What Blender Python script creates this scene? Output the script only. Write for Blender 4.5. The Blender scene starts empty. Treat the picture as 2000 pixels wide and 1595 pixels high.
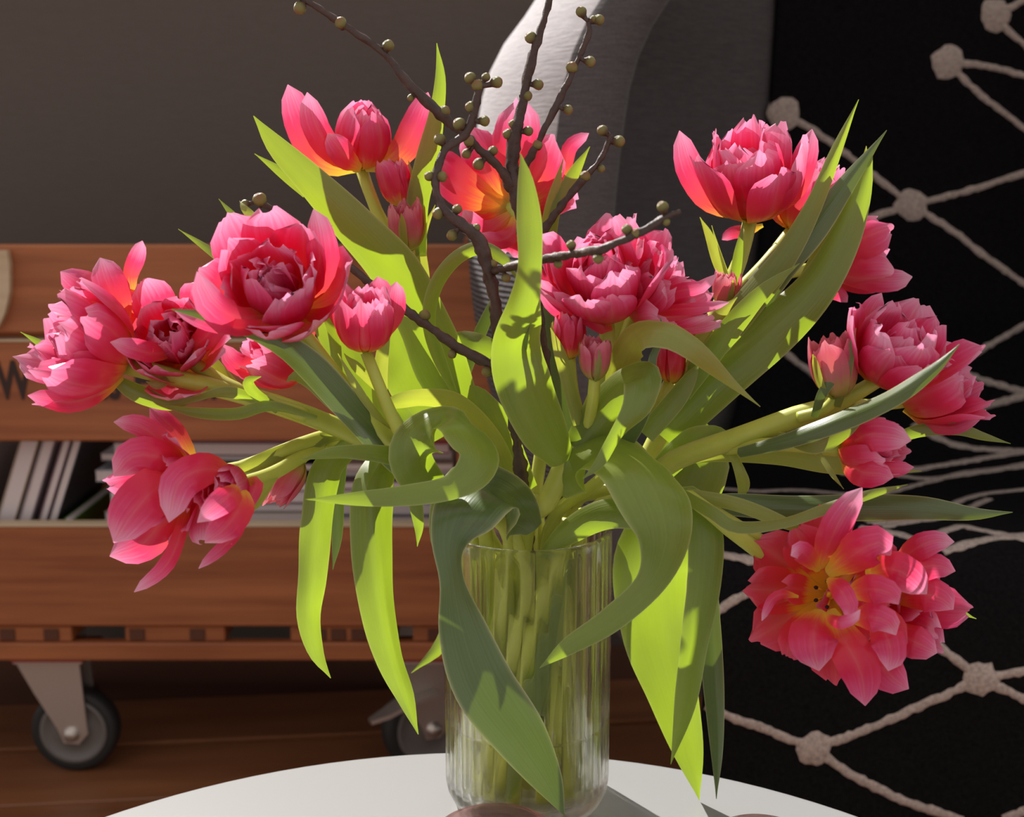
import bpy, bmesh, math, random
from mathutils import Vector, Matrix, noise
from mathutils.bvhtree import BVHTree

# ---------------------------------------------------------------- camera, light, exposure
FPX = 2414.0                      # focal length in pixels of the 2000 x 1595 frame
CAM = Vector((0.0, -0.735, 0.84)) # table top is z = 0.45, floor z = 0
PITCH = math.radians(10.5)
scene = bpy.context.scene
COL = scene.collection
cd = bpy.data.cameras.new('camera'); cam = bpy.data.objects.new('camera', cd); COL.objects.link(cam)
cam.location = CAM; cam.rotation_euler = (math.pi/2 - PITCH, 0, 0)
cd.sensor_width = 36.0; cd.lens = 36.0*FPX/2000.0
cd.clip_start = 0.02
cd.dof.use_dof = True; cd.dof.focus_distance = 0.70; cd.dof.aperture_fstop = 11.0
scene.camera = cam

world = bpy.data.worlds.new('world'); scene.world = world; world.use_nodes = True
bg = world.node_tree.nodes['Background']
bg.inputs[0].default_value = (1.0, 0.96, 0.92, 1); bg.inputs[1].default_value = 0.60

sd = bpy.data.lights.new('sun', 'SUN'); sun = bpy.data.objects.new('sun', sd); COL.objects.link(sun)
AZ, EL = math.radians(36), math.radians(41)
to_sun = Vector((-math.sin(AZ)*math.cos(EL), math.cos(AZ)*math.cos(EL), math.sin(EL)))
sun.rotation_euler = to_sun.to_track_quat('Z', 'Y').to_euler(); sun.location = to_sun*4
sd.energy = 7.0; sd.angle = math.radians(0.8); sd.color = (1.0, 0.965, 0.92)
vs = scene.view_settings
vs.view_transform = 'Standard'; vs.look = 'None'; vs.gamma = 1.0; vs.use_curve_mapping = False
vs.exposure = 0.12
scene.cycles.transparent_max_bounces = 32; scene.cycles.transmission_bounces = 16; scene.cycles.max_bounces = 18

# ---------------------------------------------------------------- pixel <-> world helpers
FWD = Vector((0, math.cos(PITCH), -math.sin(PITCH)))
UPV = Vector((0, math.sin(PITCH), math.cos(PITCH)))
RGT = Vector((1, 0, 0))
def ray(px, py):
    return (FWD + RGT*((px-1000)/FPX) + UPV*((797.5-py)/FPX)).normalized()
def W(px, py, y):
    d = ray(px, py); return CAM + d*((y-CAM.y)/d.y)
def WZ(px, py, z):
    d = ray(px, py); return CAM + d*((z-CAM.z)/d.z)
def mpp(p):                       # metres per pixel at a point
    return (p-CAM).dot(FWD)/FPX

# ---------------------------------------------------------------- materials
def newmat(name):
    m = bpy.data.materials.new(name); m.use_nodes = True
    nt = m.node_tree; return m, nt, nt.nodes['Principled BSDF'], nt.nodes['Material Output']
def N(nt, typ, **kw):
    n = nt.nodes.new(typ)
    for k, v in kw.items(): setattr(n, k, v)
    return n
def plain(name, col, rough=0.5, metal=0.0, spec=0.5):
    m, nt, b, o = newmat(name)
    b.inputs['Base Color'].default_value = (*col, 1); b.inputs['Roughness'].default_value = rough
    b.inputs['Metallic'].default_value = metal; b.inputs['Specular IOR Level'].default_value = spec
    return m
def mixcol(nt, fac, a, b):
    n = N(nt, 'ShaderNodeMix', data_type='RGBA')
    for s, v in ((n.inputs[0], fac), (n.inputs[6], a), (n.inputs[7], b)):
        if isinstance(v, bpy.types.NodeSocket): nt.links.new(v, s)
        elif isinstance(v, (int, float)): s.default_value = v
        else: s.default_value = (*v, 1)
    return n.outputs[2]
def math_n(nt, op, a, b=0.0):
    n = N(nt, 'ShaderNodeMath', operation=op)
    for s, v in ((n.inputs[0], a), (n.inputs[1], b)):
        if isinstance(v, bpy.types.NodeSocket): nt.links.new(v, s)
        else: s.default_value = v
    return n.outputs[0]
def noise_n(nt, vec, scale, detail=3, rough=0.5):
    n = N(nt, 'ShaderNodeTexNoise'); n.inputs['Scale'].default_value = scale
    n.inputs['Detail'].default_value = detail; n.inputs['Roughness'].default_value = rough
    if vec is not None: nt.links.new(vec, n.inputs['Vector'])
    return n.outputs['Fac']
def mapped(nt, src, scale):
    mp = N(nt, 'ShaderNodeMapping'); mp.inputs['Scale'].default_value = scale
    nt.links.new(src, mp.inputs['Vector']); return mp.outputs[0]
def ramp(nt, fac, stops):
    r = N(nt, 'ShaderNodeValToRGB'); nt.links.new(fac, r.inputs[0])
    el = r.color_ramp.elements
    while len(el) < len(stops): el.new(0.5)
    for e, (p, c) in zip(el, stops): e.position = p; e.color = (*c, 1)
    return r.outputs[0]
def bump(nt, b, h, strength, dist=0.002):
    n = N(nt, 'ShaderNodeBump'); n.inputs['Strength'].default_value = strength; n.inputs['Distance'].default_value = dist
    nt.links.new(h, n.inputs['Height']); nt.links.new(n.outputs[0], b.inputs['Normal']); return n

def leaf_material(name, base, glow, trans):
    m, nt, b, o = newmat(name)
    uv = N(nt, 'ShaderNodeUVMap').outputs[0]
    sep = N(nt, 'ShaderNodeSeparateXYZ'); nt.links.new(uv, sep.inputs[0])
    vein = noise_n(nt, mapped(nt, uv, (26, 1.2, 1)), 1.0, 2)
    patch = noise_n(nt, mapped(nt, uv, (2, 4, 1)), 1.6, 2)
    c = mixcol(nt, vein, tuple(x*0.62 for x in base), tuple(min(1, x*1.38) for x in base))
    edge = math_n(nt, 'POWER', math_n(nt, 'MULTIPLY', math_n(nt, 'ABSOLUTE', math_n(nt, 'SUBTRACT', sep.outputs[0], 0.5)), 2.0), 22.0)
    c = mixcol(nt, edge, c, (0.52, 0.50, 0.25))
    g = mixcol(nt, patch, tuple(x*0.8 for x in glow), tuple(min(1, x*1.15) for x in glow))
    g = mixcol(nt, math_n(nt, 'MULTIPLY', vein, 0.35), g, tuple(x*0.55 for x in glow))
    nt.links.new(c, b.inputs['Base Color']); b.inputs['Roughness'].default_value = 0.33
    b.inputs['Specular IOR Level'].default_value = 0.7
    bump(nt, b, vein, 0.25, 0.0008)
    t = N(nt, 'ShaderNodeBsdfTranslucent'); nt.links.new(g, t.inputs[0])
    mx = N(nt, 'ShaderNodeMixShader'); mx.inputs[0].default_value = trans
    nt.links.new(b.outputs[0], mx.inputs[1]); nt.links.new(t.outputs[0], mx.inputs[2]); nt.links.new(mx.outputs[0], o.inputs[0])
    return m
M = {}
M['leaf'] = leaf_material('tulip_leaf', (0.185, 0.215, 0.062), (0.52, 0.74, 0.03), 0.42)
M['leaf_dark'] = leaf_material('tulip_leaf_dark_shaded', (0.10, 0.145, 0.05), (0.22, 0.32, 0.03), 0.17)  # dark green; the bouquet's shade is put into this colour too
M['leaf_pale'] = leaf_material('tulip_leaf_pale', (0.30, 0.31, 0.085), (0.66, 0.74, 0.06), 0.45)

def petal_material(name, stops, tstops, trans):
    m, nt, b, o = newmat(name)
    uv = N(nt, 'ShaderNodeUVMap').outputs[0]
    sep = N(nt, 'ShaderNodeSeparateXYZ'); nt.links.new(uv, sep.inputs[0])
    streak = noise_n(nt, mapped(nt, uv, (16, 0.9, 1)), 1.0, 3)
    info = N(nt, 'ShaderNodeObjectInfo')
    v = math_n(nt, 'ADD', sep.outputs[1], math_n(nt, 'MULTIPLY', math_n(nt, 'SUBTRACT', streak, 0.5), 0.28))
    v = math_n(nt, 'ADD', v, math_n(nt, 'MULTIPLY', math_n(nt, 'SUBTRACT', info.outputs['Random'], 0.5), 0.14))
    c = ramp(nt, v, stops); g = ramp(nt, v, tstops)
    mid = math_n(nt, 'POWER', math_n(nt, 'SUBTRACT', 1.0, math_n(nt, 'ABSOLUTE', math_n(nt, 'MULTIPLY', math_n(nt, 'SUBTRACT', sep.outputs[0], 0.5), 2.0))), 9.0)
    c = mixcol(nt, math_n(nt, 'MULTIPLY', mid, 0.22), c, (0.80, 0.36, 0.30))
    nt.links.new(c, b.inputs['Base Color']); b.inputs['Roughness'].default_value = 0.30
    b.inputs['Specular IOR Level'].default_value = 0.5
    bump(nt, b, streak, 0.22, 0.0008)
    t = N(nt, 'ShaderNodeBsdfTranslucent'); nt.links.new(g, t.inputs[0])
    mx = N(nt, 'ShaderNodeMixShader'); mx.inputs[0].default_value = trans
    nt.links.new(b.outputs[0], mx.inputs[1]); nt.links.new(t.outputs[0], mx.inputs[2]); nt.links.new(mx.outputs[0], o.inputs[0])
    return m
M['petal'] = petal_material('tulip_petal',
    [(0.0, (0.66, 0.56, 0.08)), (0.13, (0.76, 0.38, 0.06)), (0.30, (0.74, 0.035, 0.075)), (0.62, (0.70, 0.018, 0.10)), (0.84, (0.80, 0.11, 0.30)), (1.0, (0.92, 0.46, 0.66))],  # pink tips whitened further, putting sun highlights into the colour
    [(0.0, (0.95, 0.76, 0.06)), (0.16, (1.0, 0.48, 0.05)), (0.40, (0.98, 0.10, 0.08)), (0.7, (0.95, 0.06, 0.18)), (1.0, (0.98, 0.36, 0.58))], 0.42)
M['petal_open'] = petal_material('tulip_petal_yellow_base',
    [(0.0, (0.80, 0.50, 0.03)), (0.34, (0.82, 0.42, 0.03)), (0.46, (0.74, 0.06, 0.05)), (0.80, (0.72, 0.025, 0.075)), (1.0, (0.80, 0.12, 0.22))],
    [(0.0, (0.95, 0.70, 0.05)), (0.34, (1.0, 0.5, 0.04)), (0.48, (0.98, 0.1, 0.05)), (1.0, (0.95, 0.15, 0.25))], 0.40)
M['petal_green'] = petal_material('tulip_petal_bud',
    [(0.0, (0.36, 0.40, 0.08)), (0.22, (0.46, 0.36, 0.11)), (0.45, (0.58, 0.16, 0.17)), (0.75, (0.62, 0.10, 0.19)), (1.0, (0.72, 0.24, 0.33))],
    [(0.0, (0.7, 0.75, 0.1)), (0.3, (0.85, 0.5, 0.1)), (0.55, (0.9, 0.2, 0.15)), (0.8, (0.9, 0.16, 0.2)), (1.0, (0.95, 0.4, 0.45))], 0.36)
def stem_mat():
    m, nt, b, o = newmat('tulip_stem')
    tc = N(nt, 'ShaderNodeTexCoord')
    n = noise_n(nt, tc.outputs['Object'], 60, 3)
    nt.links.new(mixcol(nt, n, (0.38, 0.42, 0.055), (0.54, 0.55, 0.10)), b.inputs['Base Color'])
    b.inputs['Roughness'].default_value = 0.45
    b.inputs['Subsurface Weight'].default_value = 0.25; b.inputs['Subsurface Radius'].default_value = (0.5, 0.6, 0.1)
    b.inputs['Subsurface Scale'].default_value = 0.008
    return m
M['stem'] = stem_mat()
M['yellow'] = plain('flower_yellow_centre', (0.85, 0.50, 0.03), 0.5)
M['anther'] = plain('anther_black', (0.015, 0.008, 0.01), 0.7)
def bark_mat():
    m, nt, b, o = newmat('twig_bark')
    tc = N(nt, 'ShaderNodeTexCoord')
    n = noise_n(nt, tc.outputs['Object'], 140, 5, 0.7)
    nt.links.new(mixcol(nt, n, (0.012, 0.006, 0.005), (0.12, 0.066, 0.054)), b.inputs['Base Color'])
    b.inputs['Roughness'].default_value = 0.55; bump(nt, b, n, 0.6, 0.0015); return m
M['bark'] = bark_mat()
def bud_mat():
    m, nt, b, o = newmat('twig_bud')
    tc = N(nt, 'ShaderNodeTexCoord')
    sep = N(nt, 'ShaderNodeSeparateXYZ'); nt.links.new(tc.outputs['Generated'], sep.inputs[0])
    n = noise_n(nt, tc.outputs['Object'], 260, 3)
    f = math_n(nt, 'ADD', sep.outputs[2], math_n(nt, 'MULTIPLY', math_n(nt, 'SUBTRACT', n, 0.5), 0.9))
    nt.links.new(ramp(nt, f, [(0.0, (0.05, 0.02, 0.012)), (0.32, (0.10, 0.05, 0.02)), (0.50, (0.17, 0.15, 0.04)), (0.82, (0.25, 0.22, 0.06)), (1.0, (0.26, 0.10, 0.05))]), b.inputs['Base Color'])
    b.inputs['Roughness'].default_value = 0.35; bump(nt, b, n, 0.4, 0.001); return m
M['bud'] = bud_mat()

def wood_mat(name, c1, c2, scale=(1.3, 14, 26), rough=0.55):
    m, nt, b, o = newmat(name)
    tc = N(nt, 'ShaderNodeTexCoord'); info = N(nt, 'ShaderNodeObjectInfo')
    add = N(nt, 'ShaderNodeVectorMath', operation='ADD'); nt.links.new(tc.outputs['Object'], add.inputs[0])
    cmb = N(nt, 'ShaderNodeCombineXYZ')
    for i in range(3): nt.links.new(math_n(nt, 'MULTIPLY', info.outputs['Random'], 7.0 + 3*i), cmb.inputs[i])
    nt.links.new(cmb.outputs[0], add.inputs[1])
    n = noise_n(nt, mapped(nt, add.outputs[0], scale), 2.2, 6, 0.62)
    n2 = noise_n(nt, mapped(nt, add.outputs[0], (2.2, 5, 6)), 1.4, 2)
    f = math_n(nt, 'ADD', math_n(nt, 'MULTIPLY', n, 0.7), math_n(nt, 'MULTIPLY', n2, 0.3))
    nt.links.new(ramp(nt, f, [(0.28, c1), (0.72, c2)]), b.inputs['Base Color'])
    b.inputs['Roughness'].default_value = rough; bump(nt, b, n, 0.25, 0.002); return m
M['wood'] = wood_mat('crate_wood', (0.21, 0.052, 0.016), (0.50, 0.165, 0.055))
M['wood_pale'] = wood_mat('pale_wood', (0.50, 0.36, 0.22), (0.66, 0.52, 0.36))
M['floor'] = wood_mat('floor_wood', (0.15, 0.050, 0.020), (0.34, 0.13, 0.055), (1.0, 9, 9), 0.4)
def fabric_mat(name, c, var, rib=(0, 0, 900), rough=0.9):
    m, nt, b, o = newmat(name)
    tc = N(nt, 'ShaderNodeTexCoord')
    n = noise_n(nt, tc.outputs['Object'], 420, 3, 0.7)
    n2 = noise_n(nt, mapped(nt, tc.outputs['Object'], (40, 40, 420)), 1.0, 3, 0.6)
    f = math_n(nt, 'ADD', math_n(nt, 'MULTIPLY', n, 0.5), math_n(nt, 'MULTIPLY', n2, 0.5))
    nt.links.new(ramp(nt, f, [(0.3, tuple(x*(1-var) for x in c)), (0.7, tuple(x*(1+var) for x in c))]), b.inputs['Base Color'])
    b.inputs['Roughness'].default_value = rough; b.inputs['Specular IOR Level'].default_value = 0.15
    bump(nt, b, n2, 0.5, 0.002); return m
M['chair'] = fabric_mat('armchair_fabric', (0.095, 0.086, 0.088), 0.32)
M['chair_sunlit'] = fabric_mat('armchair_sunlit_fabric', (0.46, 0.43, 0.44), 0.22)  # lighter than the inside: sunlight on the wing is put into the colour
_b = M['chair'].node_tree.nodes['Principled BSDF']; _b.inputs['Sheen Weight'].default_value = 0.15; _b.inputs['Sheen Roughness'].default_value = 0.35
M['wall'] = fabric_mat('taupe_wall', (0.125, 0.098, 0.086), 0.10)
def rib_mat():
    m, nt, b, o = newmat('armchair_ribbed_fabric')
    tc = N(nt, 'ShaderNodeTexCoord')
    w = N(nt, 'ShaderNodeTexWave', wave_type='BANDS', bands_direction='Z'); w.inputs['Scale'].default_value = 52; w.inputs['Distortion'].default_value = 1.2; w.inputs['Detail'].default_value = 2
    w.inputs['Detail Scale'].default_value = 3.0
    nt.links.new(tc.outputs['Object'], w.inputs['Vector'])
    nt.links.new(ramp(nt, w.outputs['Fac'], [(0.2, (0.035, 0.031, 0.033)), (0.8, (0.16, 0.145, 0.15))]), b.inputs['Base Color'])
    b.inputs['Roughness'].default_value = 0.9; bump(nt, b, w.outputs['Fac'], 0.8, 0.003); return m
M['chair_rib'] = rib_mat()
def wool_mat(name, c, var, bs):
    m, nt, b, o = newmat(name)
    tc = N(nt, 'ShaderNodeTexCoord'); n = noise_n(nt, tc.outputs['Object'], 260, 4, 0.75)
    nt.links.new(ramp(nt, n, [(0.3, tuple(x*(1-var) for x in c)), (0.7, tuple(x*(1+var) for x in c))]), b.inputs['Base Color'])
    b.inputs['Roughness'].default_value = 0.95; b.inputs['Specular IOR Level'].default_value = 0.1
    bump(nt, b, n, bs, 0.004); return m
M['blanket'] = wool_mat('black_wool', (0.008, 0.007, 0.008), 0.6, 0.9)
M['blanket_line'] = wool_mat('cream_wool', (0.46, 0.37, 0.33), 0.35, 0.4)
M['table'] = plain('white_lacquer', (0.30, 0.30, 0.30), 0.35)
M['table_leg'] = plain('table_leg_metal', (0.6, 0.6, 0.6), 0.4, 0.8)
M['zinc'] = plain('zinc_steel', (0.62, 0.55, 0.50), 0.38, 0.85)
M['rubber'] = plain('black_rubber', (0.018, 0.017, 0.017), 0.6)
M['rim'] = plain('wheel_rim_grey', (0.16, 0.14, 0.13), 0.45)
M['redpaint'] = plain('red_paint', (0.30, 0.015, 0.02), 0.5)
M['ink'] = plain('stencil_ink', (0.035, 0.015, 0.012), 0.7)
M['dark'] = plain('dark_knot', (0.11, 0.036, 0.018), 0.8)
def glass_mat(name, col, transp, rough=0.0, ior=1.45):
    m, nt, b, o = newmat(name)
    nt.nodes.remove(b)
    g = N(nt, 'ShaderNodeBsdfGlass'); g.inputs['Color'].default_value = (*col, 1); g.inputs['Roughness'].default_value = rough; g.inputs['IOR'].default_value = ior
    t = N(nt, 'ShaderNodeBsdfTransparent'); t.inputs[0].default_value = (*col, 1)
    mx = N(nt, 'ShaderNodeMixShader'); mx.inputs[0].default_value = transp
    nt.links.new(g.outputs[0], mx.inputs[1]); nt.links.new(t.outputs[0], mx.inputs[2]); nt.links.new(mx.outputs[0], o.inputs[0])
    return m
M['glass'] = glass_mat('vase_glass', (0.995, 0.995, 0.99), 0.34, 0.0, 1.31)
M['water'] = glass_mat('vase_water', (0.995, 0.985, 0.88), 0.55, 0.0, 1.25)
M['dish'] = glass_mat('rosy_glass', (0.86, 0.70, 0.68), 0.55)

# ---------------------------------------------------------------- object helpers
def tag(o, label=None, cat=None, group=None, kind=None):
    if label: o['label'] = label
    if cat: o['category'] = cat
    if group: o['group'] = group
    if kind: o['kind'] = kind
    return o
def empty(name, loc, label=None, cat=None, group=None):
    o = bpy.data.objects.new(name, None); COL.objects.link(o); o.location = loc; o.empty_display_size = 0.02
    return tag(o, label, cat, group)
def wloc(o):
    p = Vector((0, 0, 0))
    while o is not None: p += o.location; o = o.parent
    return p
def mesh_obj(name, verts, faces, mat, parent=None, uvs=None, smooth=True, org=None):
    """verts are world coordinates; the mesh is stored relative to its own origin"""
    o_par = wloc(parent) if parent is not None else Vector((0, 0, 0))
    org = Vector(org) if org is not None else o_par
    me = bpy.data.meshes.new(name)
    me.from_pydata([tuple(Vector(v)-org) for v in verts], [], faces)
    if uvs:
        ul = me.uv_layers.new(name='UVMap')
        for lp in me.loops: ul.data[lp.index].uv = uvs[lp.vertex_index]
    if smooth: me.polygons.foreach_set('use_smooth', [True]*len(me.polygons))
    me.materials.append(mat); me.update()
    o = bpy.data.objects.new(name, me); COL.objects.link(o)
    o.location = org - o_par
    if parent is not None: o.parent = parent
    return o
def box(name, c, s, mat, parent=None, rot=None, bevel=0.002, org=None):
    bm = bmesh.new(); bmesh.ops.create_cube(bm, size=1.0)
    for v in bm.verts: v.co = Vector((v.co.x*s[0], v.co.y*s[1], v.co.z*s[2]))
    if bevel: bmesh.ops.bevel(bm, geom=list(bm.edges), offset=bevel, segments=1, affect='EDGES')
    c = Vector(c)
    me = bpy.data.meshes.new(name); bm.to_mesh(me); bm.free(); me.materials.append(mat)
    o = bpy.data.objects.new(name, me); COL.objects.link(o)
    o.location = c - (wloc(parent) if parent is not None else Vector((0, 0, 0)))
    if rot: o.rotation_euler = rot
    if parent is not None: o.parent = parent
    return o
def lathe(name, prof, c, mat, parent=None, n=48, fmod=None, axis='Z'):
    verts, faces = [], []
    for j, (r, z) in enumerate(prof):
        for i in range(n):
            a = 2*math.pi*i/n; rr = r if fmod is None else fmod(j, a, r)
            p = Vector((rr*math.cos(a), rr*math.sin(a), z))
            if axis == 'X': p = Vector((p.z, p.x, p.y))
            if axis == 'Y': p = Vector((p.x, p.z, p.y))
            verts.append(Vector(c)+p)
    for j in range(len(prof)-1):
        for i in range(n):
            a, b2 = j*n+i, j*n+(i+1) % n
            f = (a, b2, b2+n, a+n)
            faces.append(f if axis != 'Y' else f[::-1])
    return mesh_obj(name, verts, faces, mat, parent, org=c)
def catmull(P, n):
    """P: list of tuples of floats; n samples -> list of tuples"""
    k = len(P)
    if k == 2: P = [P[0], tuple((a+b)/2 for a, b in zip(*P)), P[1]]; k = 3
    ex = [tuple(2*a-b for a, b in zip(P[0], P[1]))] + list(P) + [tuple(2*a-b for a, b in zip(P[-1], P[-2]))]
    L = [0.0]
    for a, b in zip(P[:-1], P[1:]): L.append(L[-1] + max(1e-6, math.dist(a[:3], b[:3])))
    out = []
    for i in range(n):
        s = L[-1]*i/(n-1); j = 0
        while j < k-2 and s > L[j+1]: j += 1
        t = (s-L[j])/(L[j+1]-L[j]); a, b, c, d = ex[j:j+4]
        out.append(tuple(0.5*(2*q+(r-p)*t+(2*p-5*q+4*r-w)*t*t+(3*q-p-3*r+w)*t**3) for p, q, r, w in zip(a, b, c, d)))
    return out
def topt(pt):
    """(px, py, dy, ...) pixel+depth  ->  (Vector, rest)"""
    p = W(pt[0], pt[1], pt[2]); return p
FZ = -0.022                        # floor level
# ---------------------------------------------------------------- the room: floor, wall, window
flo = mesh_obj('floor', [(-2.6, -1.6, FZ-0.012), (2.6, -1.6, FZ-0.012), (2.6, 1.56, FZ-0.012), (-2.6, 1.56, FZ-0.012)], [(0, 1, 2, 3)], M['dark'], smooth=False)
tag(flo, 'dark brown wooden plank floor under the crate', 'floor', kind='structure')
random.seed(5)
pw = 0.17
for i in range(-9, 19):           # boards run a little askew to the wall
    ang = math.radians(6)
    off = i*pw
    c = Vector((0.1*random.uniform(-1, 1), 0, FZ-0.006)) + Matrix.Rotation(ang, 3, 'Z') @ Vector((0, off, 0))
    if c.y > 1.25: continue
    box('plank', c, (4.6, pw-0.004, 0.012), M['floor'], flo, (0, 0, ang), 0.0015)
YW = 1.50
wall = box('wall_back', (0, YW+0.06, 0.79), (5.2, 0.12, 1.65), M['wall'], bevel=0)
tag(wall, 'plain taupe grey wall behind the crate and armchair', 'wall', kind='structure')
win = empty('window_1', (0, YW+0.06, 1.615)); tag(win, 'unseen white window frame above the taupe wall', 'window', kind='structure')
wm = plain('window_white', (0.8, 0.8, 0.78), 0.4)
box('window_sill', (0, YW+0.06, 1.63), (5.2, 0.12, 0.03), wm, win)  # out of view; sill raised to keep sun off the chair's lower side
for x in (-2.55, 2.55): box('window_jamb', (x, YW+0.06, 2.55), (0.1, 0.1, 1.80), wm, win)
box('window_head', (0, YW+0.06, 3.49), (5.2, 0.12, 0.08), wm, win)

# ---------------------------------------------------------------- wooden crate on casters
YC = 0.93                          # front face of the crate
def zc(py, y=YC): return W(500, py, y).z
def xc(px, py, y=YC): return W(px, py, y).x
XL, XR = -1.05, -0.005
TH = 0.022
crate = empty('wooden_crate', (-0.5, YC+0.2, 0.11), 'reddish brown slatted wooden crate on casters holding magazines', 'crate')
def cboard(name, py0, py1, y=YC, mat='wood', x0=XL, x1=XR):
    z0, z1 = zc(py1, y), zc(py0, y)
    return box(name, ((x0+x1)/2, y+TH/2, (z0+z1)/2), (x1-x0, TH, z1-z0), M[mat], crate, bevel=0.003)
pl1 = cboard('plank', 478, 652); pl2 = cboard('plank', 667, 862); pl3 = cboard('plank', 1028, 1224); pl4 = cboard('plank', 1256, 1291)
for pb_, pyt in ((pl2, 667), (pl3, 1028)):        # pale strips: sunlight on the upper edges put in as colour
    box('lit_edge', ((XL+XR)/2, YC+TH/2, zc(pyt)+0.0012), (XR-XL-0.004, TH+0.002, 0.004), M['wood_pale'], pb_, bevel=0.001)
ztop, zbot = zc(478), zc(1291)
for py0, py1 in ((478, 652), (667, 862), (1028, 1224)):        # back boards and the two ends
    z0, z1 = zc(py1), zc(py0)
    if py0 > 500: box('plank', ((XL+XR)/2, YC+0.40, (z0+z1)/2), (XR-XL, TH, z1-z0), M['wood'], crate, bevel=0.003)
    for x in (XL+TH/2, XR-TH/2):
        box('end_plank', (x, YC+0.21, (z0+z1)/2), (TH, 0.355, z1-z0), M['wood'], crate, bevel=0.003)
for x in (XL+0.05, XR-0.05):
    for y in (YC+0.045, YC+0.365):
        box('corner_post', (x, y, (ztop+zbot)/2), (0.045, 0.04, ztop-zbot-0.01), M['wood'], crate, bevel=0.003)
zb = zc(1226)
for k in range(5):
    box('bottom_board', ((XL+XR)/2, YC+0.055+k*0.078, zb+0.010), (XR-XL-0.05, 0.07, 0.02), M['wood'], crate, bevel=0.002)
for px0, px1 in ((-420, 138), (242, 438), (566, 774), (806, 990)):        # spacer blocks, dark slots stay open between them
    x0, x1 = xc(px0, 1240), xc(px1, 1240); z0, z1 = zc(1256), zc(1225)
    bl = box('spacer_block', ((x0+x1)/2, YC+0.03, (z0+z1)/2), (x1-x0, 0.05, z1-z0-0.001), M['wood'], crate, bevel=0.002)
    box('spacer_block', ((x0+x1)/2, YC+0.36, (z0+z1)/2), (x1-x0, 0.05, z1-z0-0.001), M['wood'], crate, bevel=0.002)
    for kx in {(-420): (12, 98), 242: (266, 384), 566: (622, 660, 700), 806: (850, 930)}[px0]:
        box('knot', (xc(kx, 1240), YC+0.0045, zc(1241)), (0.022, 0.003, 0.017), M['dark'], bl, bevel=0.001)
pc = W(4, 560, YC-0.004)           # pale batten on the crate's left part, top rounded towards its foot
vs_, fs_ = [], []
outl = [(-40, 488), (20, 488), (25, 520), (25, 570), (16, 610), (2, 640), (-40, 645)]
for yy in (YC-0.012, YC-0.0005):
    for a, b in outl: vs_.append(W(a, b, YC).copy()); vs_[-1].y = yy
n_ = len(outl)
fs_ = [tuple(range(n_)), tuple(range(2*n_-1, n_-1, -1))] + [(i, i+n_, (i+1) % n_+n_, (i+1) % n_) for i in range(n_)]
tag(mesh_obj('corner_batten', vs_, fs_, M['wood_pale'], crate, smooth=False), 'pale wooden batten')
def lettering(body, px, py, hpx, parent, wscale=0.62):
    cu = bpy.data.curves.new('lettering', 'FONT'); cu.body = body; cu.extrude = 0.0004; cu.offset = 0.028
    tmp = bpy.data.objects.new('tmp', cu); COL.objects.link(tmp)
    bpy.context.view_layer.update()
    me = bpy.data.meshes.new_from_object(tmp.evaluated_get(bpy.context.evaluated_depsgraph_get()))
    bpy.data.objects.remove(tmp)
    o = bpy.data.objects.new('lettering', me); COL.objects.link(o); me.materials.clear(); me.materials.append(M['ink'])
    p = W(px, py, YC-0.0006); s = hpx*mpp(p)/0.69
    o.scale = (s*wscale, s, 1); o.rotation_euler = (math.pi/2, 0, 0); o.location = p - wloc(parent); o.parent = parent
for body, px in (('W', -4), ('us', 180), ('H', 262), ('d', 345), ('n', 392), ('H', 715), ('I', 775), ('ER', 845)): lettering(body, px, 777, 72, pl2)
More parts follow.
